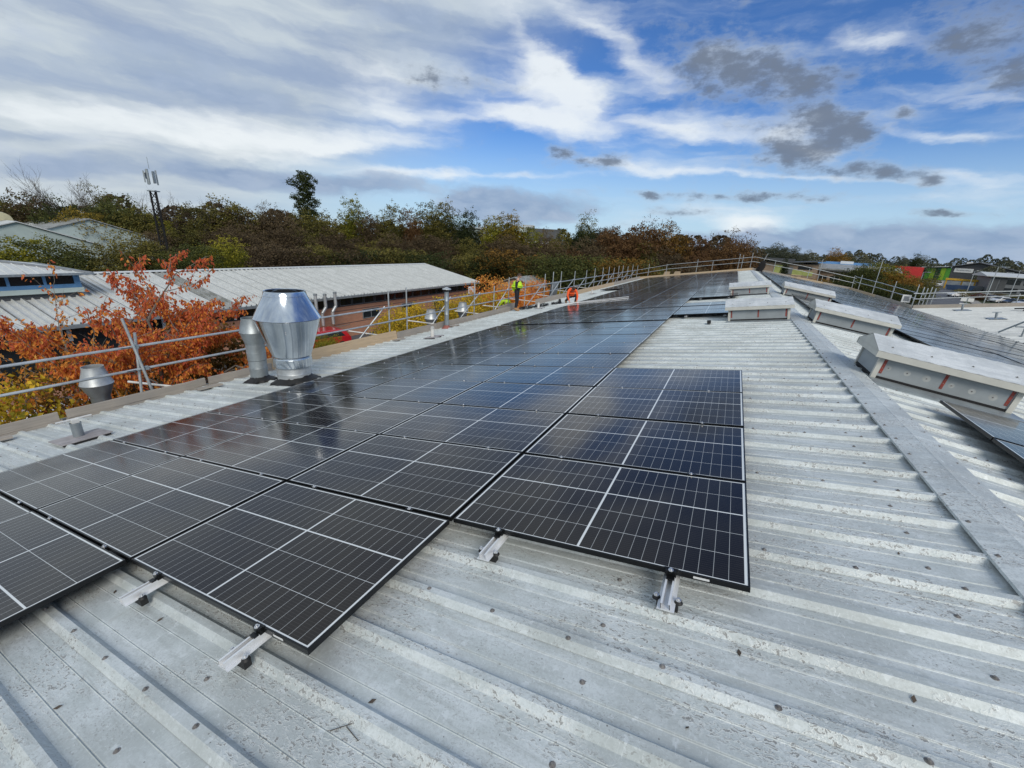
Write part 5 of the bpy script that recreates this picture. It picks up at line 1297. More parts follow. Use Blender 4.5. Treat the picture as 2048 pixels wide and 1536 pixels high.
# belt of brown thicket trees in front of the skyline
k = 0
a = -66.0
while a < -5:
    e_ = -.1 + tr_.uniform(-.5, .7) + (.4 if a > -30 else 0)
    mt = tr_.choice(['leaf_brown'] * 6 + ['leaf_rust' if a > -25 else 'leaf_brown', 'leaf_olive'])
    ptree(a, e_, 84 + tr_.uniform(-5, 5) - (6 if a > -30 else 0), 'round', mt, f'{cname[mt]} thicket tree, {ordw(k)} from the left in the middle belt', wid=1.25, group='thicket trees in the middle belt')
    a += 2.1 + tr_.uniform(0, .5); k += 1
k = 0; a = -58.5
while a < -3:
    e_ = -2.0 + tr_.uniform(-.5, .6) + (.7 if a > -28 else 0)
    mt = tr_.choice(['leaf_brown', 'leaf_dark', 'leaf_olive', 'leaf_brown', 'leaf_olive' if a < -28 else 'leaf_amber', 'leaf_green' if a > -28 else 'leaf_brown'])
    dd = 72 + tr_.uniform(-3, 3) - (4 if a > -28 else 0)
    ptree(a, e_, dd, 'bush', mt, f'{cname[mt]} shrub, {ordw(k)} from the left in the lower belt behind the white roof', wid=1.5, group='shrubs in the lower belt', cat='shrub', name='shrub')
    a += 1.9 + tr_.uniform(0, .6); k += 1
# front row of yellow-green trees behind the lantern roof
k = 0; a = -83.0
while a < -58.5:
    e_ = -1.35 + tr_.uniform(-.35, .35) - (.8 if a > -60 else 0); mt = ['leaf_olive', 'leaf_green', 'leaf_lime', 'leaf_green', 'leaf_olive'][k % 5]
    if a > -60.5: mt = 'leaf_lime'
    ptree(a, e_, 58 + tr_.uniform(-2, 2), 'round', mt, f'{cname[mt]} leafy tree, {ordw(k)} from the left in the front hedge row', wid=1.25, group='leafy front row behind the white roof')
    a += 2.9 + tr_.uniform(0, .5); k += 1
# shrubs along the far yard edge behind the guardrail
for i, (x_, y_, h, mt, lab) in enumerate(((-22, 58, 3.4, 'leaf_amber', 'amber shrub beyond the yard left of the scaffold posts'), (-17, 64, 4.2, 'leaf_green', 'green shrub behind the standing worker'), (-12, 66, 4.6, 'leaf_amber', 'amber shrub behind the crouching worker'),
        (-26, 70, 4.4, 'leaf_dark', 'dark shrub beside the brick shed'), (-7, 68, 5, 'leaf_lime', 'yellow-green shrub behind the middle scaffold posts'), (-2, 70, 5.0, 'leaf_rust', 'russet shrub behind the far left rails'), (-16, 48, 2.6, 'leaf_gold', 'low golden shrub near the sheet stack'), (-20, 46, 2.6, 'leaf_amber', 'low amber shrub beyond the notice panel'))):
    tree(x_, y_, h, 'bush', mt, lab, 'shrubs behind the scaffold', 1.6, cat='shrub', name='shrub')
# yellow bushes in the yard below the guardrail, red shrub beside them
YB = [(-20.6, 16.6, 1.9, 'leaf_lime', 'low yellow-green bush in front of the red car'), (-19.0, 21.8, 3.4, 'leaf_yellow', 'tall yellow bush between the red car and the guardrail'), (-18.8, 23.6, 3.4, 'leaf_yellow', 'yellow bush right of the red car'), (-18.0, 27.0, 3.8, 'leaf_yellow', 'yellow bush in front of the black car'),
      (-16.2, 16.4, 1.7, 'leaf_green', 'low green bush below the near yellow bushes'), (-16.4, 22.2, 2.4, 'leaf_lime', 'low yellow-green bush by the leaning scaffold brace'), (-15.5, 14.2, 2.6, 'leaf_green', 'low green bush behind the large cowl'), (-14.8, 25.5, 2.2, 'leaf_lime', 'low yellow-green bush behind the thin chimney'),
      (-17.6, 31.0, 4.2, 'leaf_yellow', 'bright yellow bush left of the red shrub'), (-19.0, 36.5, 5.2, 'leaf_cherry', 'orange-red shrub behind the small cowls'), (-17.6, 40.5, 4.8, 'leaf_cherry', 'second orange-red shrub behind the small cowls'), (-17.0, 45.0, 3.6, 'leaf_yellow', 'yellow bush left of the standing worker'),
      (-14.6, 35.5, 3.0, 'leaf_cherry', 'lower orange-red shrub in front of the taller ones')]
for x_, y_, h, mt, lab in YB: tree(x_, y_, h, 'bush', mt, lab, 'bushes in the yard', 1.05, cat='bush', name='bush')
LB = [(-12.0, .9, 4.6, 'leaf_yellow', 'yellow and green bush at the left edge below the guardrail'), (-12.8, -.3, 4.8, 'leaf_yellow', 'large yellow bush at the far left edge'), (-12.4, 2.4, 3.2, 'leaf_lime', 'green bush between the yellow bush and the white car')]
for x_, y_, h, mt, lab in LB: tree(x_, y_, h, 'bush', mt, lab, 'bushes in the yard', .75, cat='bush', name='bush')

# ------------------------------------------------------------------ the orange cherry tree
def cherry(M, lab, seed=5, scale=1.0, nleaf=15000, h0=2.2, group=None, lsz=.112):
    r_ = random.Random(seed); mb = MB(); tips = []
    def grow(p, d, L, q, dep):
        seg = 5; e = p
        for s_ in range(seg):
            d = (d + Vector((r_.gauss(0, .10), r_.gauss(0, .10), r_.gauss(.03 if dep < 3 else -.01, .06)))).normalized(); ne = e + d * L / seg
            mb.tube(e, ne, q * (1 - .13 * s_), q * (1 - .13 * (s_ + 1)), 6 if dep < 2 else 4, cap=False)
            if dep >= 2: tips.append((e, ne, dep))
            e = ne
            if dep < 4 and s_ >= (1 if dep else 2):
                for _ in range(1 if dep < 3 else r_.choice([0, 1, 1])):
                    ax_ = Vector((r_.gauss(0, 1), r_.gauss(0, 1), r_.gauss(.1, .7))).normalized()
                    nd = (d * .75 + ax_ * .75); nd.z += .10; grow(e, nd.normalized(), L * r_.uniform(.50, .72), q * .50, dep + 1)
    base = Vector((0, 0, 0)); mb.tube(base, (0, 0, h0), .15, .13, 10, cap=False)
    for i in range(8):
        a = i * 2.4 + .3; grow(Vector((0, 0, h0 - .4 + .08 * i)), Vector((math.cos(a), math.sin(a), .42 if i % 2 else .85)).normalized(), 2.15, .055, 1)
    grow(Vector((0, 0, h0)), Vector((.05, .12, 1)).normalized(), 2.5, .065, 1)
    o = empty('cherry_tree', M, label=lab, category='tree', group=group)
    mb.build('branches', 'bark_grey', o)
    vs = []; fs = []; tone = []
    for _ in range(nleaf):
        a, b, dep = r_.choice(tips); k = r_.random(); p = a.lerp(b, k) + Vector((r_.gauss(0, .05), r_.gauss(0, .05), r_.gauss(-.03, .04)))
        d = Vector((r_.gauss(0, .55), r_.gauss(0, .55), -1 + r_.gauss(0, .35))).normalized(); s_ = d.cross(Vector((r_.gauss(0, 1), r_.gauss(0, 1), .2))).normalized(); n = d.cross(s_)
        l_ = lsz * r_.uniform(.65, 1.3); w_ = l_ * .26
        o_ = len(vs)
        vs += [p, p + d * l_ * .45 + s_ * w_ - n * .008, p + d * l_, p + d * l_ * .45 - s_ * w_ - n * .008, p + d * l_ * .5 + n * .010]
        fs += [(o_, o_ + 1, o_ + 4), (o_ + 1, o_ + 2, o_ + 4), (o_ + 2, o_ + 3, o_ + 4), (o_ + 3, o_, o_ + 4)]
        t0 = min(1, max(0, r_.gauss(.50, .2) - .10 * (p.z - 4.6))); tone += [t0] * 4
    me = bpy.data.meshes.new('leaves'); me.from_pydata(vs, [], fs); me.materials.append(MAT['leaf_cherry'])
    at = me.attributes.new('tone', 'FLOAT', 'FACE'); at.data.foreach_set('value', tone)
    link('leaves', me, o); return o
cherry(T((-13.6, 5.1, GZ)), 'orange-leaved cherry tree in front of the white roof at the left', 5, nleaf=19000, h0=3.0)
c2 = cherry(T((-14.4, 3.3, GZ - .3)) @ RZ(70), 'lower orange tree at the left edge behind the near guardrail', 8, nleaf=6500, h0=1.5)
c3 = cherry(T((-15.2, 8.2, GZ - 1.4)) @ RZ(150), 'dense orange tree behind the two flue cowls', 12, nleaf=8000, h0=1.3)
# darker olive-orange undergrowth crowns of the cherry group
for x_, y_, h, mt, lab in ((-14.9, 4.2, 4.3, 'leaf_amber', 'amber bush under the orange cherry tree'), (-15.3, 6.6, 4.6, 'leaf_amber', 'amber and green bush under the right side of the cherry tree'), (-13.2, 8.6, 3.4, 'leaf_olive', 'olive bush right of the cherry trunk')):
    tree(x_, y_, h, 'bush', mt, lab, 'bushes in the yard', .9, cat='bush', name='bush')

# ------------------------------------------------------------------ mast, far buildings on the left
ma = empty('telecom_mast', T((*polar(-65.75, 78), GZ)), label='lattice telecom mast with grey antenna panels above the wood', category='mast')
mh = CAMPOS[2] + 78 * math.tan(R(4.9)) - GZ
ma.rotation_euler = (0, 0, R(40))
rp = [(0.52 * math.cos(R(a)), 0.52 * math.sin(R(a))) for a in (90, 210, 330)]
for (a, b) in rp: MB().tube((a, b, 0), (a * .72, b * .72, mh - 2.6), .14, .12, 8).build('leg', 'black_cloth', ma)
mb = MB(); zz_ = 0; q = 0
while zz_ < mh - 3.4:
    k0 = 1 - .28 * zz_ / (mh - 2.6); k1 = 1 - .28 * (zz_ + 1) / (mh - 2.6)
    for i in range(3):
        a, b = rp[i], rp[(i + 1) % 3]
        if q % 2: a, b = b, a
        mb.tube((a[0] * k0, a[1] * k0, zz_), (b[0] * k1, b[1] * k1, zz_ + 1), .045, n=4)
        mb.tube((a[0] * k0, a[1] * k0, zz_), (b[0] * k0, b[1] * k0, zz_), .04, n=4)
    zz_ += 1; q += 1
mb.build('lattice', 'black_cloth', ma)
for i in range(3):
    an = R(30 + 120 * i)
    MB().box((-.11, -.08, mh - 1.9), (.11, .08, mh - .1)).build('antenna_panel', 'galv_dull', ma, T((.62 * math.cos(an), .62 * math.sin(an), 0)) @ Matrix.Rotation(an + R(90), 4, 'Z'))
    MB().box((-.13, -.08, mh - 1.7), (.13, .08, mh - .3)).build('antenna_panel', 'galv_dull', ma, T((.66 * math.cos(an + 1), .66 * math.sin(an + 1), 0)) @ Matrix.Rotation(an + 1 + R(90), 4, 'Z'))
MB().lathe([(0, 0), (.35, .08), (.45, .25), (.42, .28), (0, .1)], (0, 0, 0), 16).build('dish', 'white_paint', ma, T((-.95, .4, mh - .8)) @ Matrix.Rotation(R(90), 4, 'Y'), smooth=True)
MB().lathe([(.45, mh - 2.75), (.7, mh - 2.75), (.7, mh - 2.65), (.45, mh - 2.65)], n=12).build('platform', 'galv_dull', ma)
MB().tube((0, 0, mh), (0, 0, mh + 1.4), .03, n=5).build('lightning_rod', 'galv_dull', ma)
def shed(M, w, d, he, hr_, wall, roof, lab, nm='warehouse', strips=None):
    """gabled shed: x across the gable, y along the ridge"""
    o = empty(nm, M, label=lab, category='building')
    MB().ext([(-w / 2, 0), (w / 2, 0), (w / 2, he), (0, hr_), (-w / 2, he)], 'y', 0, d).build('wall', wall, o)
    for sgn in (-1, 1):
        ang = math.atan2(hr_ - he, w / 2); Lr = math.hypot(hr_ - he, w / 2) + .4; k = 0; y_ = -.3
        while y_ < d:
            y2 = min(y_ + 4, d + .3); mt = strips[(k * 7 + (sgn > 0) * 3) % len(strips)] if strips else roof
            pt = MB(); a = (0, hr_ + .06); b = (sgn * (w / 2 + .4), he + .06 - .4 * math.tan(ang))
            pt.add([(a[0], y_, a[1]), (b[0], y_, b[1]), (b[0], y2 - .04, b[1]), (a[0], y2 - .04, a[1]), (a[0], y_, a[1] + .12), (b[0], y_, b[1] + .12), (b[0], y2 - .04, b[1] + .12), (a[0], y2 - .04, a[1] + .12)],
                   [(0, 1, 2, 3), (7, 6, 5, 4), (0, 4, 5, 1), (1, 5, 6, 2), (2, 6, 7, 3), (3, 7, 4, 0)])
            pt.build('roof_panel', mt, o); y_ = y2; k += 1
    return o
x_, y_ = polar(-70.9, 92); s1 = shed(T((x_, y_, GZ)) @ RZ(87), 18, 34, 5.0, 8.0, 'pale_clad', 'old_roof', 'pale green gabled warehouse with a patched grey roof beyond the hedge', strips=['old_roof', 'old_roof', 'white_roof'])
x_, y_ = polar(-75.5, 84); s2 = shed(T((x_, y_, GZ)) @ RZ(87), 15, 30, 4.6, 7.2, 'pale_clad', 'old_roof', 'lower patched warehouse in front of the pale green one at the left edge', strips=['white_roof', 'old_roof', 'old_roof', 'white_roof', 'old_roof'])
tk = MB(); x_, y_ = polar(-77.2, 96); tk.lathe([(0, 0), (.9, .1), (1.0, .8), (1.0, 6.5), (.9, 7.3), (0, 7.4)], n=20)
tk.build('storage_tank', 'cream_paint', None, T((x_, y_ , GZ + 7.4)) @ Matrix.Rotation(R(90), 4, 'Y'), smooth=True, label='cream rounded tank above the patched roof at the left edge', category='tank')
fb_ = empty('plant_building', T((*polar(-24.2, 130), GZ)) @ RZ(24), label='flat-roofed building with dark rooftop plant showing above the trees', category='building')
MB().box((-7, 0, 0), (8, 12, 8.2)).build('wall', 'brick_buff', fb_); MB().box((-7.3, -.3, 8.2), (8.3, 12.3, 8.9)).build('parapet', 'white_paint', fb_)
MB().box((-3, 2, 8.9), (7, 9, 12.4)).build('plant_screen', 'charcoal_clad', fb_); MB().box((-6, 2, 8.9), (-3.05, 9, 12.6)).build('plant_room', 'pale_clad', fb_); MB().box((-4.5, 3, 12.61), (-1, 6, 13.3)).build('cooling_unit', 'galv_tube', fb_)
fb2 = empty('plant_building', T((*polar(-31.6, 135), GZ)) @ RZ(31), label='pale grey building glimpsed between the dark tree and golden tree', category='building')
MB().box((-3.5, 0, 0), (4.5, 10, 11.3)).build('wall', 'pale_clad', fb2); MB().box((-3.8, -.3, 11.3), (4.8, 10.3, 11.8)).build('parapet', 'galv_tube', fb2)
for q in range(4): MB().box((-2.6 + q * 1.8, 1, 11.8), (-1.6 + q * 1.8, 2, 12.7)).build('roof_unit', 'galv_dull', fb2)

# ------------------------------------------------------------------ far right: buildings, trees, road furniture
b1 = empty('brown_building', T((*polar(3.5, 150), GZ)) @ RZ(-6), label='brown building with a dark overhanging roof and lime green wall panels', category='building')
MB().box((-2, 0, 0), (12, 20, 6.6)).build('wall', 'brick_buff', b1)
for (x0, x1, z0_, z1_, th_) in ((-3, 5.2, 7.3, 6.75, .25), (5.2, 13.2, 6.75, 7.5, .25)):
    MB().add([(x0, -1.2, z0_), (x1, -1.2, z1_), (x1, 21, z1_), (x0, 21, z0_), (x0, -1.2, z0_ + th_), (x1, -1.2, z1_ + th_), (x1, 21, z1_ + th_), (x0, 21, z0_ + th_)], [(3, 2, 1, 0), (4, 5, 6, 7), (0, 1, 5, 4), (1, 2, 6, 5), (2, 3, 7, 6), (3, 0, 4, 7)]).build('roof', 'charcoal_clad', b1)
MB().box((-6, 3, 6.9), (6, 16, 7.8)).build('upper_roof', 'charcoal_clad', b1)
for i, (a, b, z0_, z1_, mt) in enumerate(((1.2, 3.6, 3.6, 6.0, 'lime_panel'), (3.62, 6.0, 3.6, 5.6, 'grey_clad'), (6.0, 8.6, 3.4, 4.9, 'lime_panel'), (8.62, 11, 3.4, 4.6, 'lime_panel'), (7.2, 10.6, 5.1, 6.0, 'window_dark'))):
    MB().box((a, -.08, z0_), (b, -.01, z1_)).build('wall_panel', mt, b1)
for a in (.5, 4.0, 8.0): MB().box((a, -.06, .8), (a + 2.2, -.01, 2.6)).build('window', 'window_dark', b1)
MB().box((1.4, -1.8, 0), (5.4, -1.2, 3.2)).build('canopy_screen', 'cream_pipe', b1)
b2 = empty('brick_offices', T((*polar(6.9, 160), GZ)) @ RZ(-9), label='long buff brick block with a pale grey roof right of the brown building', category='building')
MB().box((0, 0, 0), (21, 14, 5.4)).build('wall', 'brick_buff', b2)
MB().ext([(-.8, 5.4), (14.5, 5.4), (14.5, 5.7), (7, 7.0), (-.8, 5.7)], 'x', -1.0, 22.5).build('roof', 'old_roof', b2)
MB().box((-1.0, -1.0, 5.0), (22.5, -.05, 5.38)).build('eaves', 'charcoal_clad', b2)
for a in range(7): 
    wn_ = MB().box((1 + a * 2.9, -.06, 1.6), (3.1 + a * 2.9, -.01, 3.6)).build('window', 'window_dark', b2)
    MB().box((2.0 + a * 2.9, -.09, 1.6), (2.1 + a * 2.9, -.061, 3.6)).build('glazing_bar', 'white_paint', wn_)
b3 = empty('blue_roof_building', T((*polar(7.9, 205), GZ)) @ RZ(-9), label='blue edged low roof with white rooflights behind the buff brick block', category='building')
MB().ext([(-3, 0), (20, 0), (20, 6.2), (8, 7.6), (-3, 6.2)], 'x', 0, 18).build('wall', 'blue_frame', b3); MB().box((7, 3, 7.0), (11, 6, 8.0)).build('rooflight', 'white_paint', b3)
b4 = empty('red_building', T((*polar(14.2, 250), GZ)) @ RZ(-14), label='bright red clad building behind the orange and green trees', category='building')
MB().box((0, 0, 0), (9.5, 12, 7.2)).build('wall', 'red_clad', b4); MB().box((-9, 1, 0), (-.1, 10, 5.6)).build('annex', 'pale_clad', b4)
for q in range(4): MB().box((-8.4 + q * 2.2, .93, 3.6), (-6.9 + q * 2.2, .99, 4.8)).build('window', 'window_dark', b4)
# green striped warehouse
x_, y_ = polar(18.25, 318)
b5 = empty('striped_warehouse', T((x_, y_, GZ)) @ RZ(-24), label='dark grey warehouse with green striped side wall and a white sign', category='building')
Wg, Hg, Hp = 27, 8.2, 10.4
MB().ext([(0, 0), (Wg, 0), (Wg, Hg - 1.6), (9, Hp), (0, Hg)], 'y', 0, 36).build('wall', 'charcoal_clad', b5)
for a, b in (((-1.2, Hg - .2), (9, Hp + .25)), ((9, Hp + .25), (Wg + 1.2, Hg - 1.9))):
    MB().add([(a[0], -1.4, a[1]), (b[0], -1.4, b[1]), (b[0], 37, b[1]), (a[0], 37, a[1]), (a[0], -1.4, a[1] + .35), (b[0], -1.4, b[1] + .35), (b[0], 37, b[1] + .35), (a[0], 37, a[1] + .35)], [(3, 2, 1, 0), (4, 5, 6, 7), (0, 1, 5, 4), (1, 2, 6, 5), (2, 3, 7, 6), (3, 0, 4, 7)]).build('roof', 'grey_clad', b5)
gm = ['green_1', 'green_2', 'green_3', 'green_1', 'green_3', 'green_2', 'green_4', 'green_1', 'green_4', 'green_2', 'green_1', 'green_4']
for q in range(12): MB().box((-.12, .2 + q * 3.0, 1.8), (-.01, 3.1 + q * 3.0, Hg - .9)).build('cladding_stripe', gm[q], b5)
for q in range(5): MB().box((-9.5 + q * 1.9, -.08, 1.2), (-7.7 + q * 1.9, -.01, Hg - .9)).build('cladding_stripe', gm[q + 1], b5)
MB().box((-9.8, .0, 0), (-.2, 30, Hg - .8)).build('side_bay', 'charcoal_clad', b5)
MB().add([(-11.5, -1.2, Hg - 1.2), (.2, -1.2, Hg - .1), (.2, 31, Hg - .1), (-11.5, 31, Hg - 1.2), (-11.5, -1.2, Hg - .9), (.2, -1.2, Hg + .2), (.2, 31, Hg + .2), (-11.5, 31, Hg - .9)], [(3, 2, 1, 0), (4, 5, 6, 7), (0, 1, 5, 4), (1, 2, 6, 5), (2, 3, 7, 6), (3, 0, 4, 7)]).build('side_roof', 'white_roof', b5)
sgn_ = MB().box((1.0, -.2, 5.6), (7.8, -.01, 7.6)).build('sign_panel', 'white_paint', b5)
for q in range(9): MB().box((1.9 + q * .58, -.23, 6.4), (2.3 + q * .58, -.205, 6.75 + (.12 if q % 3 == 0 else 0))).build('lettering', 'sign_mark', sgn_)
for (x0, x1, z0_, z1_) in ((9.6, 13.2, 3.9, 6.6), (13.5, 19.5, 3.9, 6.6), (9.6, 13.2, .6, 3.4), (13.5, 19.5, .6, 3.4)): MB().box((x0, -.1, z0_), (x1, -.01, z1_)).build('window', 'window_dark', b5)
for z_ in (3.5, 6.75): MB().box((9, -.6, z_), (21.5, -.11, z_ + .3)).build('ledge', 'white_paint', b5)
MB().box((21, -.12, .5), (26.2, -.01, 6.0)).build('cladding_stripe', 'green_2', b5)
MB().box((4, 6, Hp - .6), (6, 8, Hp + .5)).build('roof_unit', 'white_paint', b5)
# grey two-storey block at the right edge
b6 = empty('grey_offices', T((*polar(20.9, 226), GZ)) @ RZ(-8), label='grey clad two-storey block with a low pale roof at the right edge', category='building')
MB().box((0, 0, 0), (34, 16, 5.6)).build('wall', 'grey_clad', b6)
MB().ext([(-1, 5.6), (17, 5.6), (17, 5.85), (8, 7.0), (-1, 5.85)], 'x', -1.5, 35).build('roof', 'white_roof', b6)
for q in range(7):
    for z_ in (.5, 3.3): MB().box((4 + q * 4.2, -.08, z_), (7.4 + q * 4.2, -.01, z_ + 1.6)).build('window', 'window_dark', b6)
for q in (0, 1): MB().box((.5 + q * 2, -.10, .2), (2.1 + q * 2, -.01, 5.3)).build('wall_panel', 'charcoal_clad', b6)
yf = empty('yellow_gantry', T((*polar(19.3, 238), GZ)) @ RZ(-15), label='yellow steel gantry over blue skips in front of the grey warehouse', category='gantry')
MB().box((-5, 0, 3.2), (7.5, 1.6, 3.9)).build('beam', 'yellow_paint', yf)
for a in (-4.8, -.5, 3, 7): MB().box((a, .2, 0), (a + .4, 1.2, 3.19)).build('leg', 'yellow_paint', yf)
for i, (a, dd, col_, lab) in enumerate(((18.9, 222, 'car_blue', 'left blue skip below the yellow gantry'), (19.5, 226, 'car_blue', 'middle blue skip below the yellow gantry'), (20.1, 230, 'grey_clad', 'right grey skip beside the yellow gantry'))):
    mb = MB(); mb.add([(-2, -1, .3), (2, -1, .3), (2, 1, .3), (-2, 1, .3), (-2.6, -1.1, 1.9), (2.6, -1.1, 1.9), (2.6, 1.1, 1.9), (-2.6, 1.1, 1.9)], [(0, 3, 2, 1), (0, 1, 5, 4), (1, 2, 6, 5), (2, 3, 7, 6), (3, 0, 4, 7)])
    mb.build('skip', col_, None, T((*polar(a, dd), GZ)) @ RZ(-15), label=lab, category='skip')
fn = empty('mesh_fence', T((*polar(17.9, 262), GZ)) @ RZ(-20), label='grey steel fence beside the road in front of the striped warehouse', category='fence')
for q in range(9): MB().box((q * 2.6, 0, 0), (q * 2.6 + .1, .1, 2.6)).build('post', 'galv_dull', fn); MB().box((q * 2.6 + .1, .03, .1), (q * 2.6 + 2.6, .06, 2.4)).build('mesh_panel', 'galv_dull', fn)
def lamp(x_, y_, h, lab, mat='galv_tube', two=False):
    o = empty('street_lamp', T((x_, y_, GZ)), label=lab, category='street lamp')
    MB().tube((0, 0, 0), (0, 0, h), .11, .06, 10).build('column', mat, o, smooth=True)
    MB().tube((0, 0, h - .02), (1.1, -.3, h + .08), .035, n=6).build('arm', mat, o)
    MB().box((.8, -.5, h + .02), (1.7, -.12, h + .16)).build('lamp_head', 'galv_dull', o)
lamp(54.5, 137, 8.6, 'green-grey lamp column rising beside the parked cars')
lamp(77.3, 183.4, 8.2, 'lamp column in front of the grey offices at the right edge')
lamp(54.7, 180, 6.0, 'lamp column among the trees left of the road')
lamp(68.5, 186, 7.2, 'thin lamp column on the right kerb of the road')
rs = empty('road_sign', T((*polar(20.0, 128), GZ)), label='pair of small white sign plates on a post beside the footpath', category='sign')
MB().box((-.05, 0, 0), (.05, .1, 2.4)).build('post', 'galv_dull', rs); MB().box((-1.0, -.03, 1.5), (-.1, -.005, 2.2)).build('plate', 'white_paint', rs); MB().box((.1, -.03, 1.5), (1.0, -.005, 2.2)).build('plate', 'white_paint', rs); MB().box((-1.0, -.03, .6), (.9, -.005, 1.1)).build('plate', 'white_paint', rs)
RT = [(5.0, -.1, 128, 'tall', 'leaf_dark', .55, 'dark narrow evergreen in front of the brown building'), (9.5, 1.1, 230, 'round', 'leaf_amber', 1.0, 'large amber tree behind the pale grey roof'), (10.4, .7, 235, 'round', 'leaf_olive', .8, 'olive tree right of the large amber tree'),
      (11.7, -.35, 112, 'round', 'leaf_green', 1.5, 'green tree at the left of the clump by the road'), (12.8, .30, 118, 'round', 'leaf_lime', 1.5, 'tallest yellow-green tree in the clump by the road'), (13.8, -.1, 118, 'round', 'leaf_olive', 1.5, 'green tree in the middle of the clump by the road'),
      (14.7, -.50, 114, 'round', 'leaf_amber', 1.5, 'orange tree in the clump by the road'), (15.6, -.95, 120, 'round', 'leaf_amber', 1.4, 'orange-brown tree at the right of the clump by the road'), (16.7, -1.0, 136, 'round', 'leaf_olive', 1.4, 'olive tree nearest the road at the end of the clump'),
      (12.2, -1.5, 104, 'bush', 'leaf_green', 1.6, 'dark green shrub under the left of the clump'), (14.2, -1.7, 104, 'bush', 'leaf_dark', 1.6, 'dark shrub under the middle of the clump'), (15.9, -1.9, 108, 'bush', 'leaf_green', 1.5, 'green shrub under the right of the clump'), (13.4, -2.2, 104, 'bush', 'leaf_olive', 1.6, 'olive shrub in front of the clump'),
      (14.7, .7, 330, 'tall', 'leaf_far_haze', .9, 'left tall tree standing behind the red building'), (15.6, 1.0, 335, 'tall', 'leaf_dark', .8, 'pointed dark tree behind the red building'), (16.1, .9, 340, 'tall', 'leaf_far_haze', .9, 'right tall tree behind the red building'),
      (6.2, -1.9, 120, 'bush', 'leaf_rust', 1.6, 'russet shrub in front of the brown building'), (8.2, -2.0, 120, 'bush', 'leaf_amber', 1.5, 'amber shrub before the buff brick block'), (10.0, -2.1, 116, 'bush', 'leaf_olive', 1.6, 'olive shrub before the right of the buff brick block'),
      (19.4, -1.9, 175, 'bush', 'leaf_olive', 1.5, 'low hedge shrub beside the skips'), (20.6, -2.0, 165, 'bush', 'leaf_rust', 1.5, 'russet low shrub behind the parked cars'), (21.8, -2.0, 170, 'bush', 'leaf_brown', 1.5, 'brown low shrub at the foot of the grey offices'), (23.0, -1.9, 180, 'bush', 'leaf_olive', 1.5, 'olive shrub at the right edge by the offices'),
      (3.0, 1.15, 260, 'round', 'leaf_far_haze', 1.2, 'dark distant tree right of the last russet tree'), (4.3, 1.35, 265, 'round', 'leaf_far_haze', 1.2, 'distant tree behind the brown building roof'), (5.5, 1.25, 270, 'tall', 'leaf_far_haze', 1.0, 'distant tall tree behind the right end of the brown roof'), (6.6, .75, 280, 'round', 'leaf_far_haze', 1.0, 'distant rounded tree behind the blue edged roof')]
for a, e_, d, kd, mt, wd, lab in RT: ptree(a, e_, d, kd, mt, lab, wid=wd, group='trees beyond the right roof', cat='shrub' if kd == 'bush' else 'tree', name='shrub' if kd == 'bush' else 'tree')
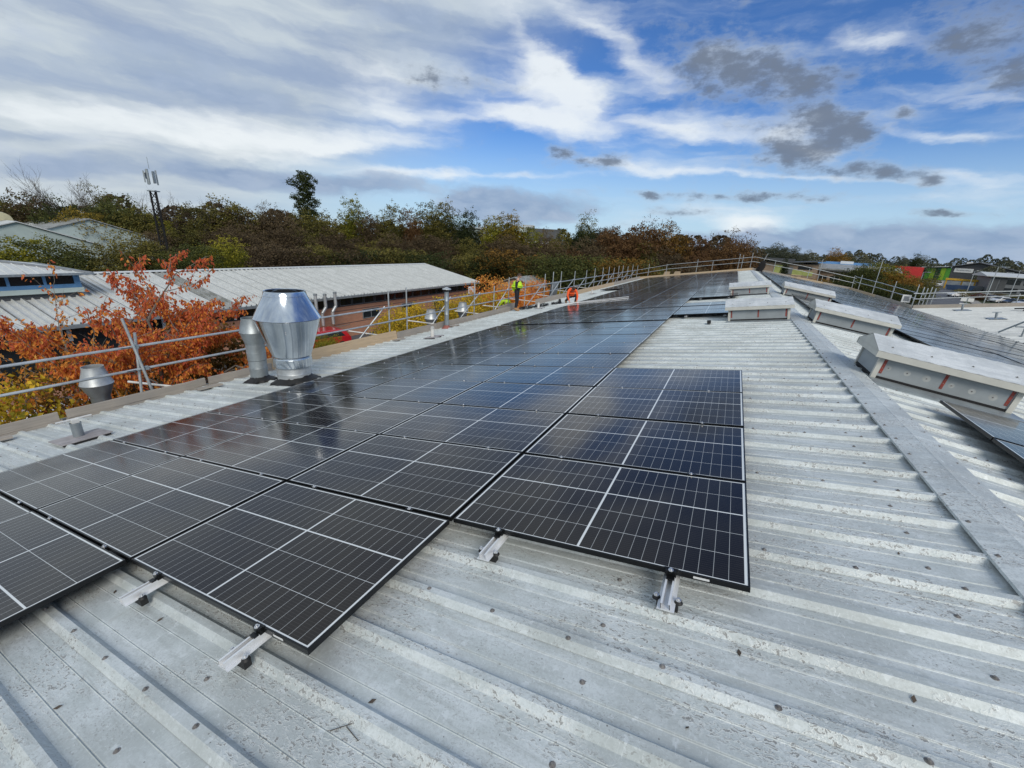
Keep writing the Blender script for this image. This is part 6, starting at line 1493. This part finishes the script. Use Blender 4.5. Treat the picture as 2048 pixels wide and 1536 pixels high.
# distant woodland belt round the horizon: reads as one mass
def belt(name, a0, a1, d, hfun, n, ls, mat, lab):
    r_ = random.Random(int(d)); vs = []; fs = []; tone = []
    lumps = []
    a = a0
    while a < a1: lumps.append((a, d * r_.uniform(.9, 1.1), hfun(a) * r_.uniform(.7, 1.15), r_.uniform(-.25, .25))); a += R2D(5.5 / d) * r_.uniform(.6, 1.2)
    for _ in range(n):
        la, ld, lh, lt = r_.choice(lumps); rad = 6.5
        th = r_.uniform(0, 6.28); z_ = r_.random() ** .7; rr_ = rad * math.sqrt(max(.05, 1 - z_ * z_)) * r_.uniform(.8, 1.05)
        x_, y_ = polar(la, ld); p = Vector((x_ + rr_ * math.cos(th), y_ + rr_ * math.sin(th), GZ + z_ * lh))
        nrm = Vector((r_.gauss(0, 1), r_.gauss(0, 1), r_.gauss(.4, 1))).normalized(); u = nrm.orthogonal().normalized(); w_ = nrm.cross(u); l_ = ls * r_.uniform(.6, 1.4); o_ = len(vs)
        vs += [p - u * l_, p + w_ * l_ * .7, p + u * l_, p - w_ * l_ * .7]; fs.append((o_, o_ + 1, o_ + 2, o_ + 3)); tone.append(min(1, max(0, .5 + lt + r_.uniform(-.25, .25))))
    me = bpy.data.meshes.new(name); me.from_pydata(vs, [], fs); me.materials.append(MAT[mat]); at = me.attributes.new('tone', 'FLOAT', 'FACE'); at.data.foreach_set('value', tone)
    link(name, me, label=lab, category='woodland', kind='stuff')
def R2D(v): return math.degrees(v)
belt('woodland', 1.5, 40, 340, lambda a: 10.5 + 1.5 * math.sin(a * 1.3), 48000, .42, 'leaf_far_haze', 'distant mixed woodland along the right horizon')
belt('woodland', -2, 60, 620, lambda a: 15 + 3 * math.sin(a * .7), 48000, .75, 'leaf_far_haze', 'farthest woodland belt on the right horizon')
belt('woodland', -110, 0, 170, lambda a: 13, 30000, .6, 'leaf_brown', 'far wood filling in behind the skyline trees on the left')

# dead leaves and a twig lying on the near sheets: litter nobody would count
lr = random.Random(31); mb = MB()
for _ in range(46):
    v_, u_ = lr.uniform(-1.8, 2.8), lr.uniform(-.9, 6)
    q = (u_ - U0) % (1 / 3); z_ = CREST - .030 if .06 < q < .28 else CREST + .003
    if z_ > CREST: continue
    a = lr.uniform(0, 6.28); l_ = lr.uniform(.008, .022); w_ = l_ * .45
    d = Vector((math.cos(a), math.sin(a), 0)); n_ = Vector((-d.y, d.x, 0)); p = Vector((v_, u_, z_))
    mb.add([p - d * l_, p + n_ * w_ + Vector((0, 0, .003)), p + d * l_ + Vector((0, 0, .004)), p - n_ * w_], [(0, 3, 2, 1)])
for (a, b) in (((.28, -.14), (.40, -.03)), ((.33, -.10), (.42, -.12)), ((.36, -.07), (.37, -.01))):
    mb.tube((a[0], a[1], CREST - .028), (b[0], b[1], CREST - .026), .0016, n=5)
mb.build('leaf_litter', 'bark', None, ML, label='scattered dead leaf scraps and a twig on the near roof sheets', category='litter', kind='stuff')
